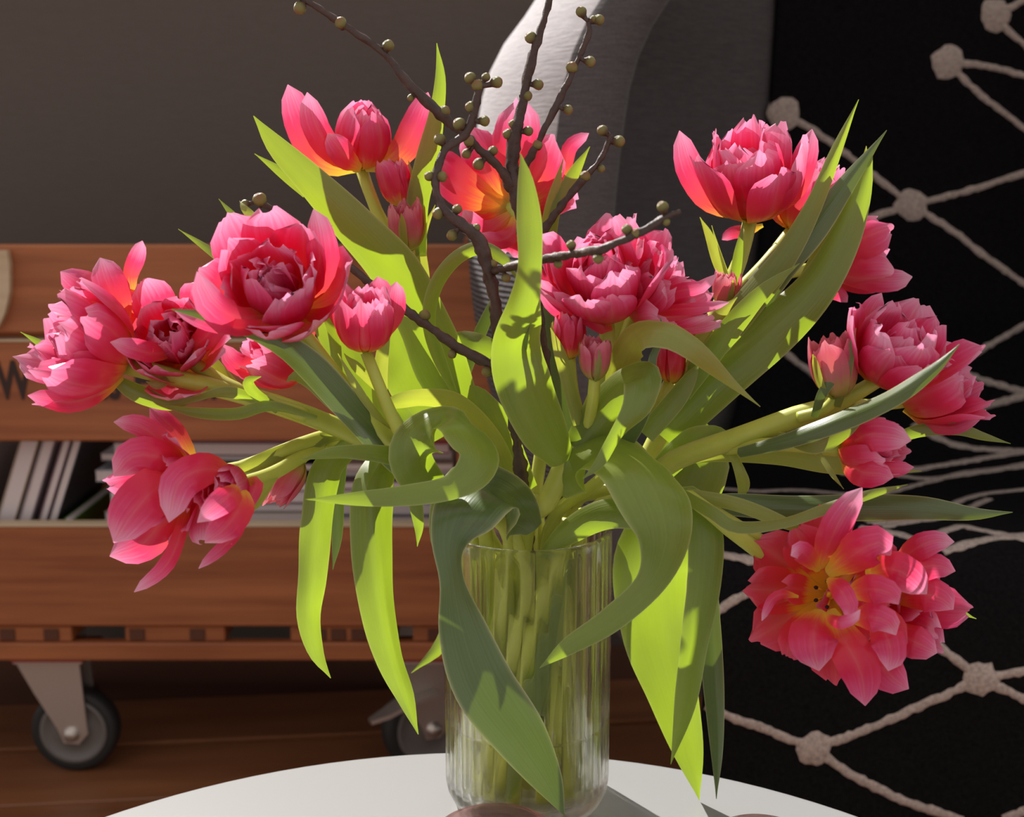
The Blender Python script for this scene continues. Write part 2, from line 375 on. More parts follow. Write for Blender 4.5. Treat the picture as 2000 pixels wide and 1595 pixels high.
# casters
def caster(px, py, yc, turn):
    c = W(px, py, yc); R = c.z-FZ
    a = math.radians(turn)
    plate = box('caster', (c.x-0.02*math.cos(a), yc, zbot-0.005), (0.10, 0.085, 0.006), M['zinc'], crate, bevel=0.001)
    box('caster_pad', (c.x-0.02*math.cos(a), yc, zbot-0.001), (0.104, 0.09, 0.006), M['redpaint'], plate, bevel=0.001)
    # fork: two tapering cheek plates and the swivel head, turned with the wheel
    ft = Matrix.Rotation(a, 3, 'Z')
    zt = zbot-0.01-c.z
    vs2, fs2 = [], []
    for sgn in (-1, 1):
        out = [(-0.075, zt), (0.018, zt), (0.022, 0.035), (0.024, 0.0), (0.010, -0.016), (-0.012, -0.014), (-0.020, 0.008), (-0.05, zt*0.55)]
        b0 = len(vs2)
        for yy in (0.019, 0.023):
            for x, z in out: vs2.append(c + ft @ Vector((x, sgn*yy, z)))
        m_ = len(out)
        fs2 += [tuple(b0+i for i in range(m_)), tuple(b0+m_+i for i in reversed(range(m_)))]
        fs2 += [(b0+i, b0+i+m_, b0+(i+1) % m_+m_, b0+(i+1) % m_) for i in range(m_)]
    b0 = len(vs2)
    for z in (zt-0.001, zt+0.006):
        for x, yy in ((-0.075, -0.023), (0.02, -0.023), (0.02, 0.023), (-0.075, 0.023)): vs2.append(c + ft @ Vector((x, yy, z)))
    fs2 += [(b0+3, b0+2, b0+1, b0), (b0+4, b0+5, b0+6, b0+7)] + [(b0+i, b0+(i+1) % 4, b0+(i+1) % 4+4, b0+i+4) for i in range(4)]
    mesh_obj('fork', vs2, fs2, M['zinc'], plate, smooth=False)
    for nm, prof, mt in (('tyre', [(R*0.76, -0.014), (R*0.9, -0.016), (R*0.985, -0.011), (R, 0), (R*0.985, 0.011), (R*0.9, 0.016), (R*0.76, 0.014)], 'rubber'),
                         ('wheel_rim', [(0.001, -0.0155), (0.02, -0.0155), (R*0.35, -0.012), (R*0.62, -0.012), (R*0.68, -0.015), (R*0.77, -0.0165), (R*0.78, 0), (R*0.77, 0.0165), (R*0.62, 0.012), (0.02, 0.0155), (0.001, 0.0155)], 'rim'),
                         ('axle_bolt', [(0.0005, -0.031), (0.009, -0.031), (0.0095, -0.024), (0.012, -0.0235), (0.012, 0.0235), (0.0095, 0.03), (0.0005, 0.03)], 'zinc')):
        w = lathe(nm, prof, c, M[mt], plate, 40, None, 'Y'); w.rotation_euler = (0, 0, a)
    return plate, c, ft
caster(150, 1420, YC+0.05, 0)
pl_, c_, ft_ = caster(835, 1412, YC+0.05, 28)
vsb, fsb = [], []
for i, (x, z, w) in enumerate([(-0.10, 0.035, 0.006), (-0.075, 0.042, 0.014), (-0.045, 0.055, 0.02), (0.0, 0.062, 0.02)]):
    for yy, dz in ((-w, -0.003), (w, -0.003), (w, 0.003), (-w, 0.003)): vsb.append(c_ + ft_ @ Vector((x, yy-0.026, z+dz)))
for i in range(3): fsb += [(4*i+j, 4*i+(j+1) % 4, 4*i+4+(j+1) % 4, 4*i+4+j) for j in range(4)]
fsb += [(3, 2, 1, 0), (12, 13, 14, 15)]
mesh_obj('brake_lever', vsb, fsb, M['zinc'], pl_, smooth=False)
caster(150, 1420, YC+0.36, 0); caster(835, 1412, YC+0.36, 15)

# magazines in the crate
random.seed(11)
zfl = zb+0.021
mats_m = {}
def paper(name, c):
    if name not in mats_m: mats_m[name] = plain('magazine_'+name, c, 0.5)
    return mats_m[name]
paper_pages = plain('magazine_pages', (0.74, 0.64, 0.64), 0.7)
def magazine(c, s, cover, col, label, rot=None, along='z', group='magazines in the crate'):
    e = empty('magazine', c, label, 'magazine', group)
    pages = box('pages', c, s, paper_pages, e, bevel=0.0005)
    d = {'z': 2, 'x': 0}[along]
    for sg in (-1, 1):
        cs = list(s); cs[d] = 0.0015; cs[1] += 0.003
        cc = Vector(c); cc[d] += sg*(s[d]/2+0.00075)
        box('cover', cc, cs, paper(cover, col), e, bevel=0)
    if rot: e.rotation_euler = rot
    return e
tone = [('white', (0.62, 0.60, 0.66)), ('rose', (0.42, 0.05, 0.09)), ('grey', (0.30, 0.26, 0.27)), ('cream', (0.55, 0.46, 0.38)), ('black', (0.03, 0.03, 0.035)), ('plum', (0.20, 0.10, 0.13)), ('sand', (0.45, 0.36, 0.28)), ('mauve', (0.40, 0.33, 0.36))]
order = [0, 1, 0, 2, 7, 4, 3, 6, 2, 5, 7, 0, 4, 2, 5, 3, 7, 4, 6, 2]
z = zfl+0.001
k = 0
xs0, xs1 = xc(200, 950, YC+0.05), xc(560, 950, YC+0.05)
zmax = zc(880, YC+0.06)
while z < zmax:
    nm, co = tone[order[k % len(order)]]; t = random.choice((0.008, 0.010, 0.013, 0.016))
    x0 = xs0 + random.uniform(-0.02, 0.012)
    magazine((x0+0.15, YC+0.17+random.uniform(-0.01, 0.02), z+t/2), (0.29, 0.215, t), nm, co, '@wide', (0, 0, random.uniform(-0.02, 0.02)), group='magazines in the wide flat stack')
    z += t+0.0035; k += 1
z = zfl+0.001; k = 3
while z < zmax+0.01:
    nm, co = tone[order[(k*3+1) % len(order)]]; t = random.choice((0.007, 0.009, 0.012))
    magazine((-0.180+random.uniform(-0.003, 0.003), YC+0.185+random.uniform(-0.01, 0.02), z+t/2), (0.186, 0.215, t), nm, co, '@right', (0, 0, random.uniform(-0.015, 0.015)), group='magazines in the flat stack beside the vase')
    z += t+0.0035; k += 1
ORD = ['topmost', 'second', 'third', 'fourth', 'fifth', 'sixth', 'seventh', 'eighth', 'ninth', 'tenth', 'eleventh', 'twelfth', 'thirteenth', 'fourteenth', 'fifteenth', 'sixteenth', 'seventeenth', 'eighteenth', 'nineteenth', 'twentieth', 'twenty-first', 'twenty-second', 'twenty-third', 'twenty-fourth', 'twenty-fifth']
for key, txt in (('@wide', 'magazine counting down the flat stack next to the slanted magazines'), ('@right', 'magazine counting down the flat stack at the crate end beside the armchair')):
    st = sorted([o for o in COL.objects if o.get('label') == key], key=lambda o: -o.location.z)
    for i, o in enumerate(st): o['label'] = ORD[i] + ' ' + txt
lean = [(-70, 'grey', (0.20, 0.16, 0.15), 0.030, 20), (22, 'sand', (0.42, 0.33, 0.30), 0.022, 20), (58, 'mauve', (0.45, 0.32, 0.33), 0.014, 20), (92, 'plum', (0.22, 0.14, 0.16), 0.009, 20), (112, 'black', (0.03, 0.03, 0.035), 0.010, 20), (142, 'green', (0.10, 0.26, 0.03), 0.009, 20)]
for (px, nm, co, t, a) in lean:
    h = 0.26 if nm != 'green' else 0.215-0.09
    p = W(px, 1022, YC+0.05); a = math.radians(a); base = Vector((p.x, YC+0.15, zfl+0.004+t*0.3))
    base.x -= (W(px, 1022, YC).z-zfl)*math.tan(a)
    L2 = h if nm != 'green' else h
    c = base + Vector((math.sin(a)*L2/2, 0, math.cos(a)*L2/2))
    magazine(c, (t, 0.2, L2), nm, co, 'slim %s magazine standing slanted at the left of the crate' % {'green': 'green backed', 'black': 'black', 'plum': 'dark plum', 'mauve': 'mauve', 'sand': 'thick sand coloured', 'grey': 'dark grey'}[nm], (0, a, 0), 'x', 'slanted magazines')

# ---------------------------------------------------------------- armchair
YA = 0.74
outline = [(1075, -60), (1060, 0), (1000, 60), (950, 140), (930, 250), (915, 380), (912, 480), (922, 600), (952, 750), (1005, 900), (1060, 1010), (1140, 1140), (1240, 1262)]
CX = 0.53
zz = sorted([(W(a, b, YA).z, W(a, b, YA).x) for a, b in outline])
def xl(z):
    if z <= zz[0][0]: return zz[0][1]
    for (z0, x0), (z1, x1) in zip(zz[:-1], zz[1:]):
        if z <= z1:
            return x0+(x1-x0)*(z-z0)/(z1-z0)
    return zz[-1][1] + (z-zz[-1][0])*0.45
def smooth_xl(z): return sum(xl(z+d) for d in (-0.03, -0.015, 0, 0.015, 0.03))/5
chair = empty('armchair', (CX, 0.9, FZ), 'grey fabric tub armchair with curved edge behind the vase', 'armchair')
ZB, ZT = 0.30, 1.32
nz, na = 34, 44
vs_, fs_ = [], []
T2, OV = 0.075, math.radians(32)   # shell thickness; how far the sides wrap forward past the widest point
YE = 0.74
ring = None
for j in range(nz+1):
    z = ZB + (ZT-ZB)*j/nz
    a = max(CX - smooth_xl(z), 0.22)
    b = 0.43
    prof = []
    for i in range(na+1):          # outer face from the left lip round the back to the right lip
        t = math.pi + OV - (math.pi+2*OV)*i/na
        prof.append((CX + a*math.cos(t), YE + b*math.sin(t)))
    ai, bi = a-T2, b-T2
    pr, pi_ = prof[-1], (CX + ai*math.cos(-OV), YE + bi*math.sin(-OV))
    def lip(p0, p1):
        m = ((p0[0]+p1[0])/2, (p0[1]+p1[1])/2); d = ((p0[0]-p1[0])/2, (p0[1]-p1[1])/2)
        f = (-abs(d[1]) if p0[0] < CX else abs(d[1]), -abs(d[0]))
        out = []
        for i in range(1, 8):
            t = math.pi*i/8; out.append((m[0]+d[0]*math.cos(t)-f[0]*0.9*math.sin(t), m[1]+d[1]*math.cos(t)+f[1]*0.9*math.sin(t)))
        return out
    prof += lip(pr, pi_)
    for i in range(na+1):
        t = -OV + (math.pi+2*OV)*i/na
        prof.append((CX + ai*math.cos(t), YE + bi*math.sin(t)))
    prof += lip(prof[-1], prof[0])
    ring = len(prof)
    vs_ += [(x, y, z) for x, y in prof]
for j in range(nz):
    for i in range(ring):
        fs_.append((j*ring+i, j*ring+(i+1) % ring, (j+1)*ring+(i+1) % ring, (j+1)*ring+i))
fs_.append(tuple(reversed(range(ring)))); fs_.append(tuple(nz*ring+i for i in range(ring)))
sh = mesh_obj('shell', vs_, fs_, M['chair'], chair); sh.data.materials.append(M['chair_sunlit']); sh.data.materials.append(M['chair_rib'])
for k_, pg in enumerate(sh.data.polygons):
    if k_ < nz*ring and k_ % ring < na: pg.material_index = 1 if k_//ring > nz*(0.81-ZB)/(ZT-ZB) else 2
tag(sh, 'curved grey fabric back shell')
box('seat_cushion', (CX+0.03, 0.755, 0.364), (0.62, 0.61, 0.132), M['chair'], chair, bevel=0.03)
box('seat_base', (CX+0.03, 0.82, 0.27), (0.50, 0.44, 0.07), M['chair'], chair, bevel=0.02)
for sx in (-1, 1):
    for sy in (-1, 1):
        lathe('leg', [(0.001, 0), (0.012, 0), (0.018, 0.24-FZ), (0.001, 0.24-FZ)], (CX+0.03+sx*0.2, 0.83+sy*0.18, FZ), M['bark'], chair, 12)

# ---------------------------------------------------------------- blanket over the armchair
prof = [(0.425, 0.10), (0.425, 0.25), (0.43, 0.38), (0.455, 0.455), (0.52, 0.478), (0.65, 0.462), (0.80, 0.445), (0.92, 0.445), (1.00, 0.49), (1.035, 0.58), (1.05, 0.75), (1.065, 0.95), (1.08, 1.30)]
pp = catmull([(0.0, y, z) for y, z in prof], 80)
edge_px = [(1352, 1560), (1362, 1450), (1375, 1330), (1385, 1200), (1395, 1080), (1400, 1000), (1405, 930), (1415, 860), (1440, 780), (1462, 640), (1485, 450), (1502, 250), (1512, 60), (1518, -120)]
def edge_x(y, z):                  # left edge of the cloth, from the photograph's outline on this profile
    best = None
    d = Vector((0, y, z)) - CAM
    py = 797.5 - FPX*(d.dot(UPV)/d.dot(FWD))
    e = sorted(edge_px, key=lambda q: q[1])
    if py <= e[0][1]: px = e[0][0]
    elif py >= e[-1][1]: px = e[-1][0]
    else:
        for (x0, y0), (x1, y1) in zip(e[:-1], e[1:]):
            if y0 <= py <= y1: px = x0+(x1-x0)*(py-y0)/(y1-y0); break
    return (px-1000)/FPX*d.dot(FWD)
nx = 60; XBR = 0.93
def inside(x, y, z):               # keep the cloth inside the padded shell
    ai = max(CX-smooth_xl(z), 0.22)-T2-0.012; bi = 0.43-T2-0.012
    q = max(0.0, 1-((x-CX)/ai)**2)
    return min(y, YE + bi*math.sqrt(q))
vs_, fs_ = [], []
for j, (_, y, z) in enumerate(pp):
    x0 = edge_x(y, z); xr = min(XBR, CX + 0.86*(max(CX-smooth_xl(z), 0.22)-T2-0.012))
    ny_, nz_ = (-(1), 0)
    t = j/len(pp)
    for i in range(nx+1):
        x = x0 + (xr-x0)*i/nx
        wv = 0.006*math.sin(9*x+3*t)+0.004*math.sin(23*x+6*t+1.0)
        vs_.append((x, inside(x, y - wv*(1 if (t < 0.3 or t > 0.6) else 0.2), z), z + wv*(0.9 if 0.28 < t < 0.62 else 0.1)))
for j in range(len(pp)-1):
    for i in range(nx):
        a = j*(nx+1)+i; fs_.append((a, a+1, a+nx+2, a+nx+1))
blanket = mesh_obj('blanket', vs_, fs_, M['blanket'], None, org=(0.7, 0.75, 0.44))
tag(blanket, 'black wool blanket with cream diamond lines draped over the armchair', 'blanket')
bvh = BVHTree.FromPolygons([tuple(v) for v in vs_], fs_)
sol = blanket.modifiers.new('thick', 'SOLIDIFY'); sol.thickness = 0.006; sol.offset = 1.0 if False else -1.0
random.seed(3)
def cast(px, py):
    d = ray(px, py); loc, nor, idx, dist = bvh.ray_cast(CAM, d)
    if loc is None: return None
    if nor.dot(d) > 0: nor = -nor
    return loc, nor
def wool_line(pts, w=0.0125):
    smp = catmull([(a, b, 0.0) for a, b in pts], max(8, int(sum(math.dist(p, q) for p, q in zip(pts[:-1], pts[1:]))/9)))
    hits = [h for h in (cast(a, b) for a, b, _ in smp) if h]
    if len(hits) < 2: return
    vs2, fs2 = [], []
    for i, (p, n) in enumerate(hits):
        q0 = hits[max(0, i-1)][0]; q1 = hits[min(len(hits)-1, i+1)][0]
        t = (q1-q0)
        if t.length < 1e-6: t = Vector((1, 0, 0))
        t.normalize(); s = n.cross(t).normalized()
        ww = w*0.5
        for u, h in ((-1, 0.0003), (-0.75, 0.0018), (0.75, 0.0018), (1, 0.0003)):
            vs2.append(p + s*(u*ww*random.uniform(0.72, 1.28)) + n*h)
    for i in range(len(hits)-1):
        for k in range(3): fs2.append((4*i+k, 4*i+k+1, 4*i+5+k, 4*i+4+k))
    mesh_obj('pattern_line', vs2, fs2, M['blanket_line'], blanket)
def wool_knot(px, py, r=0.022):
    h = cast(px, py)
    if not h: return
    p, n = h; t = n.cross(Vector((0, 0, 1))).normalized(); s = n.cross(t)
    vs2 = [p+n*0.004]; fs2 = []; m_ = 18
    for rr, hh in ((0.75, 0.0035), (1.0, 0.0005)):
        for i in range(m_):
            a = 2*math.pi*i/m_; q = r*rr*random.uniform(0.88, 1.12)
            vs2.append(p + t*(q*math.cos(a)) + s*(q*math.sin(a)) + n*hh)
    for i in range(m_):
        fs2 += [(0, 1+i, 1+(i+1) % m_), (1+i, 1+m_+i, 1+m_+(i+1) % m_, 1+(i+1) % m_)]
    mesh_obj('pattern_knot', vs2, fs2, M['blanket_line'], blanket)
lines = [[(1530, 222), (1600, 262), (1690, 330), (1780, 400)], [(1780, 400), (1860, 450), (1930, 505), (2010, 560)], [(1780, 400), (1880, 375), (2010, 335)],
    [(1780, 400), (1700, 425), (1600, 470)], [(1850, 122), (1920, 128), (2010, 150)], [(1850, 122), (1910, 180), (2010, 258)], [(1940, 32), (2010, 95)], [(1940, 32), (2010, -5)],
    [(1490, 655), (1560, 710), (1640, 770)], [(2010, 630), (1930, 675), (1870, 715), (1790, 760)], [(1820, 690), (1900, 735), (2010, 768)], [(1780, 835), (1900, 800), (2010, 770)],
    [(1800, 840), (1880, 872), (2010, 882)], [(1640, 925), (1760, 920), (1880, 902), (2010, 880)], [(1700, 915), (1800, 935), (1900, 925), (2010, 905)],
    [(1410, 955), (1480, 960), (1560, 958), (1700, 968), (1780, 950), (1880, 925), (2010, 910)],
    [(1700, 1025), (1800, 1010), (1900, 970), (2010, 955)], [(1720, 1030), (1780, 1020), (1850, 1010), (1930, 975)],
    [(1680, 1030), (1760, 1045), (1800, 1060)], [(1690, 1022), (1760, 1018), (1820, 1008)], [(1800, 1055), (1870, 1030), (1910, 1035), (2010, 1055)], [(1840, 1078), (1920, 1055), (2010, 1045)],
    [(1395, 1082), (1460, 1092), (1530, 1105)], [(1395, 1198), (1440, 1168), (1520, 1135)], [(1800, 1235), (1850, 1275), (1915, 1325)],
    [(1915, 1325), (1820, 1368), (1700, 1420), (1590, 1462)], [(1915, 1325), (2010, 1368)], [(1915, 1325), (2010, 1308)],
    [(1590, 1462), (1500, 1425), (1430, 1400), (1360, 1370)], [(1590, 1462), (1660, 1510), (1760, 1560), (1880, 1600)], [(2010, 1578), (1960, 1600)]]
for l in lines: wool_line(l, 0.0092 if min(q[1] for q in l) > 1100 or max(q[1] for q in l) < 800 else 0.0105)
for a, b in ((1530, 222), (1780, 400), (1850, 122), (1942, 30), (1590, 1462), (1915, 1325)): wool_knot(a, b, 0.023 if b < 800 else 0.018)

# ---------------------------------------------------------------- round white table
TR = 0.358; TC = Vector((-0.019, 0.066-TR, 0.45))
tab = empty('side_table', (TC.x, TC.y, FZ), 'round white lacquered coffee table carrying the vase', 'table')
lathe('table_top', [(0.0005, -0.022), (TR-0.012, -0.022), (TR-0.002, -0.016), (TR, -0.006), (TR-0.001, -0.001), (TR-0.004, 0.0), (0.0005, 0.0)], TC, M['table'], tab, 128)
for k in range(3):
    a = math.radians(90+120*k); top = TC + Vector((0.2*math.cos(a), 0.2*math.sin(a), -0.022)); ft2 = TC + Vector((0.29*math.cos(a), 0.29*math.sin(a), -0.45+FZ))
    vs2, fs2 = [], []
    for p, r in ((ft2, 0.009), (top, 0.013)):
        for i in range(14): vs2.append(p + Vector((r*math.cos(2*math.pi*i/14), r*math.sin(2*math.pi*i/14), 0)))
    fs2 = [(i, (i+1) % 14, (i+1) % 14+14, i+14) for i in range(14)] + [tuple(reversed(range(14))), tuple(range(14, 28))]
    mesh_obj('leg', vs2, fs2, M['table_leg'], tab)

# ---------------------------------------------------------------- ribbed glass vase and water
VX = 0.0097; VR = 0.0515; VH = 0.180
VC = Vector((VX, 0, 0.45))
NF = 38
def flute(j, a, r):
    return r
prof_v = [(0.0005, 0.0006), (VR-0.012, 0.0006), (VR-0.004, 0.003), (VR-0.0008, 0.010)]
nzv = 26
for i in range(nzv+1): prof_v.append((VR, 0.014 + (VH-0.017)*i/nzv))
n_out = len(prof_v)
prof_v += [(VR+0.0004, VH-0.0018), (VR-0.0002, VH-0.0006), (VR-0.0017, VH), (VR-0.0032, VH-0.0006), (VR-0.0038, VH-0.0018)]
for i in range(nzv+1): prof_v.append((VR-0.0034, VH-0.004 - (VH-0.020)*i/nzv))
prof_v += [(VR-0.006, 0.0125), (VR-0.014, 0.011), (0.0005, 0.0105)]
def vmod(j, a, r):
    if j < 3 or j > n_out+2: return r      # the inside is smooth
    k = 1.0 if j >= 5 else 0.5
    if j >= n_out-1: k *= 0.4
    return r + 0.0014*k*(abs(math.sin(a*NF/2))-0.6)
vase = lathe('glass_vase', prof_v, VC, M['glass'], None, NF*8, vmod)
tag(vase, 'clear ribbed cylinder glass vase holding tulips and twigs', 'vase')
zw = W(1029, 1466, -VR+0.003).z
ri = VR-0.0037
wat = lathe('vase_water', [(0.0005, 0.0112), (ri-0.011, 0.0114), (ri-0.0027, 0.0128), (ri, 0.0165), (ri, zw-0.45-0.001), (ri+0.0001, zw-0.45+0.0022), (ri-0.0006, zw-0.45+0.0010), (ri-0.0016, zw-0.45), (ri-0.004, zw-0.45-0.0010), (0.0005, zw-0.45-0.001)], VC, M['water'], None, 96)
tag(wat, 'shallow clear water standing in the glass vase', 'water')

# ---------------------------------------------------------------- small rosy glass dishes at the table front
def dish(px, py_top, yc, r, label):
    pb = W(px, py_top, yc+r); h = pb.z-0.45
    c = Vector((pb.x, yc, 0.45))
    d = lathe('glass_dish', [(0.0005, 0.0006), (r*0.7, 0.0006), (r*0.82, 0.003), (r*0.93, h*0.5), (r-0.001, h-0.003), (r, h-0.001), (r-0.0015, h), (r-0.004, h-0.0015), (r*0.93-0.004, h*0.5), (r*0.80-0.003, 0.0065), (r*0.6, 0.0055), (0.0005, 0.0055)], c, M['dish'], None, 64)
    return tag(d, label, 'dish', 'rosy glass dishes')
dish(968, 1565, -0.098, 0.034, 'small rosy glass dish right in front of the vase')
dish(1472, 1586, -0.125, 0.028, 'tiny rosy glass dish by the tip of the bright hanging leaf')
# ---------------------------------------------------------------- plant builders
def vpt(nx, ny, h):               # a point in the vase: centimetres off its axis, height over the table
    return Vector((VX+nx*0.01, ny*0.01, 0.45+h))
TW = math.radians(-62)
def bundle(nx, ny, f, h):          # a stalk's place at height h: f = 0 at the neck, 1 at the foot
    bx, by = nx*math.cos(TW)-ny*math.sin(TW), nx*math.sin(TW)+ny*math.cos(TW)
    return vpt(nx+(bx-nx)*f, ny+(by-ny)*f, h)
def to_path(pts):
    out = []
    for p in pts:
        if p[0] == 'v':            # the foot of a stalk: the bundle twists in the vase without its stalks crossing
            for f, h, r in ((1.0, 0.016, 0.0042), (0.5, 0.10, 0.0044), (0.0, 0.184, 0.0044)): out.append((*bundle(p[1], p[2], f, h), r))
        else:
            w = W(p[0], p[1], p[2]); out.append((*w, p[3]*mpp(w)))
    return out
def tube_geo(path, n, sides, vs, fs, uvs=None, rough=0.0, cap=True):
    smp = catmull(path, n)
    up = Vector((0.3, -1, 0.2)); b0 = len(vs); prev = None
    for i, s in enumerate(smp):
        p = Vector(s[:3]); a = Vector(smp[max(0, i-1)][:3]); b = Vector(smp[min(n-1, i+1)][:3])
        t = (b-a).normalized()
        x = up - t*up.dot(t) if prev is None else prev - t*prev.dot(t)
        x.normalize(); prev = x; y = t.cross(x)
        for k in range(sides):
            th = 2*math.pi*k/sides; r = max(0.0003, s[3])
            if rough: r *= 1 + rough*noise.noise(p*220 + Vector((k*1.7, 0, 0))) + rough*0.7*noise.noise(p*70)
            vs.append(p + x*(r*math.cos(th)) + y*(r*math.sin(th)))
            if uvs is not None: uvs.append((k/sides, i/(n-1)))
    for i in range(n-1):
        for k in range(sides): fs.append((b0+i*sides+k, b0+i*sides+(k+1) % sides, b0+(i+1)*sides+(k+1) % sides, b0+(i+1)*sides+k))
    if cap: fs.append(tuple(b0+k for k in reversed(range(sides)))); fs.append(tuple(b0+(n-1)*sides+k for k in range(sides)))
def stem(t, paths, name='stem'):
    vs, fs = [], []
    for p in paths: tube_geo(to_path(p), 10+3*len(p), 10, vs, fs)
    return mesh_obj(name, vs, fs, M['stem'], t)
def ribbon(name, parent, pts, mat, cup=0.12, fold=0.0, n=None, nu=6, petal_w=None, wave=0.0, roll=0.0, taper=True):
    """pts: (px, py, dy, width_px[, roll_deg]); a blade along the points; roll > 0 turns its S side away from the viewer"""
    P = []
    for p in pts:
        w = W(p[0], p[1], p[2]); wd = (p[3] if len(p) > 3 else 0)*mpp(w)
        P.append((*w, wd, p[4] if len(p) > 4 else roll))
    n = n or max(10, 4*len(P)+4)
    smp = catmull(P, n); vs, fs, uvs = [], [], []
    ph = random.uniform(0, 6)
    if petal_w: pwm = petal_w*mpp(Vector(P[len(P)//2][:3]))
    for i, s in enumerate(smp):
        p = Vector(s[:3]); a = Vector(smp[max(0, i-1)][:3]); b = Vector(smp[min(n-1, i+1)][:3])
        T = (b-a).normalized(); V = (p-CAM).normalized()
        S = T.cross(V); S.normalize(); Vp = (V - T*V.dot(T)).normalized()
        r = math.radians(s[4]); e = S*math.cos(r) + Vp*math.sin(r); nrm = e.cross(T)
        t = i/(n-1)
        if petal_w: w = pwm*max(0.22*(1-t), (t**0.55)*max(0.0, 1-t**3.2)**0.62*1.12)
        else: w = max(0.0, s[3])
        w = max(w, 0.0004)
        for k in range(nu+1):
            u = 2*k/nu-1
            off = cup*w*(u*u) + fold*w*abs(u) + wave*w*math.sin(7*t*3.1+ph+u*1.5)*abs(u)
            jag = 0.0
            if petal_w and t > 0.85: jag = (t-0.85)*0.25*w*math.sin(9*u+ph)
            vs.append(p + e*(u*w/2) + nrm*off + T*jag)
            uvs.append((k/nu, t))
    for i in range(n-1):
        for k in range(nu):
            a = i*(nu+1)+k; fs.append((a, a+1, a+nu+2, a+nu+1))
    return mesh_obj(name, vs, fs, mat, parent, uvs)
def leaf(t, pts, mat='leaf', **kw):
    kw.setdefault('wave', 0.03)
    return ribbon('leaf', t, pts, M[mat], **kw)
def xpetal(head, pts, w, mat='petal', **kw):
    kw.setdefault('cup', 0.16); kw.setdefault('wave', 0.05)
    return ribbon('petal', head, pts, M[mat], petal_w=w, n=12, nu=8, **kw)

def petal_geo(o, ax, ex, ey, az, L, wd, th, r0, z0, cupk, rng, nu=8, nv=9, ruffle=0.03, sharp=4.0):
    vs, fs, uvs = [], [], []
    rh = ex*math.cos(az) + ey*math.sin(az); lat = ax.cross(rh)
    a0, a1, a2 = th
    pos = o + rh*r0 + ax*z0; step = L/(nv*3)
    ph1, ph2 = rng.uniform(0, 6.28), rng.uniform(0, 6.28)
    twist = rng.uniform(-0.25, 0.25)
    cent = []
    for i in range(nv*3+1):
        t = i/(nv*3)
        ang = math.radians(a0*(1-t)*(1-2*t) + 4*a1*t*(1-t) + a2*t*(2*t-1))
        d = rh*math.sin(ang) + ax*math.cos(ang); nin = -rh*math.cos(ang) + ax*math.sin(ang)
        if i % 3 == 0: cent.append((pos.copy(), d, nin, t))
        pos = pos + d*step
    for (p, d, nin, t) in cent:
        w = wd*max(0.26*(1-t), (t**0.55)*max(0.0, 1-0.95*t**sharp)**0.5*1.08)
        rc = max(0.30*L, 0.55*wd)*cupk
        for k in range(nu+1):
            u = 2*k/nu-1
            a = u*w*0.5/rc
            ru = ruffle*L*t*t*(math.sin(3.3*u+ph1)*0.7 + math.sin(7.1*u+ph2)*0.5*abs(u))
            jag = L*max(0, t-0.6)*(0.08*math.sin(4.2*u+ph2) + 0.03*math.sin(10*u+ph1)) - 0.10*L*max(0, t-0.7)*u*u
            vs.append(p + lat*(rc*math.sin(a)) + nin*(rc*(1-math.cos(a)) + ru + twist*u*w*0.25*t) + d*jag)
            uvs.append((k/nu, t))
    for i in range(len(cent)-1):
        for k in range(nu):
            b = i*(nu+1)+k; fs.append((b, b+1, b+nu+2, b+nu+1))
    return vs, fs, uvs
WH = {  # whorls: count, length, width, angles from the axis at base / middle / tip, start radius, cup tightness, ruffle
 'peony': [(6, 1.0, 0.80, (88, 32, 6), .05, 1.0, .035), (6, 0.95, 0.74, (80, 22, -4), .05, 1.0, .04), (5, 0.88, 0.70, (62, 14, -16), .04, .95, .06), (5, 0.82, 0.62, (45, 4, -26), .03, .9, .08), (4, 0.74, 0.56, (24, 0, -34), .02, .85, .09)],
 'cup': [(5, 1.0, 0.80, (86, 18, 2), .05, 1.0, .03), (5, 0.97, 0.74, (74, 12, -2), .05, 1.0, .03), (5, 0.90, 0.58, (55, 8, -6), .03, .95, .05), (4, 0.8, 0.5, (35, 2, -12), .03, .9, .06)],
 'wide': [(6, 1.0, 0.72, (88, 48, 40), .05, 1.15, .05), (6, 0.95, 0.66, (82, 36, 22), .05, 1.1, .05), (6, 0.88, 0.56, (66, 24, 8), .04, 1.0, .06), (5, 0.78, 0.48, (46, 12, -4), .03, .95, .07)],
 'open': [(6, 1.0, 0.74, (86, 62, 58), .06, 1.3, .05), (6, 0.92, 0.66, (80, 50, 40), .06, 1.2, .06), (4, 0.7, 0.50, (70, 34, 16), .08, 1.1, .07)],
 'tulip': [(4, 1.0, 0.86, (84, 10, -10), .05, .9, .02), (4, 0.97, 0.78, (74, 6, -16), .05, .9, .025), (4, 0.84, 0.6, (50, 2, -18), .03, .9, .04)],
 'ball': [(4, 0.95, 0.9, (78, 4, -34), .05, .85, .02), (4, 0.9, 0.8, (66, 0, -40), .04, .85, .02)],
 'bud': [(3, 1.0, 0.60, (62, 2, -12), .04, .75, .015), (3, 0.96, 0.56, (54, 0, -18), .04, .75, .02), (3, 0.8, 0.4, (30, 0, -20), .02, .8, .03)],
 'halfbud': [(4, 1.0, 0.62, (70, 8, -2), .04, .8, .02), (4, 0.92, 0.54, (58, 4, -10), .04, .8, .03), (4, 0.84, 0.42, (34, 0, -16), .02, .8, .05)],
}
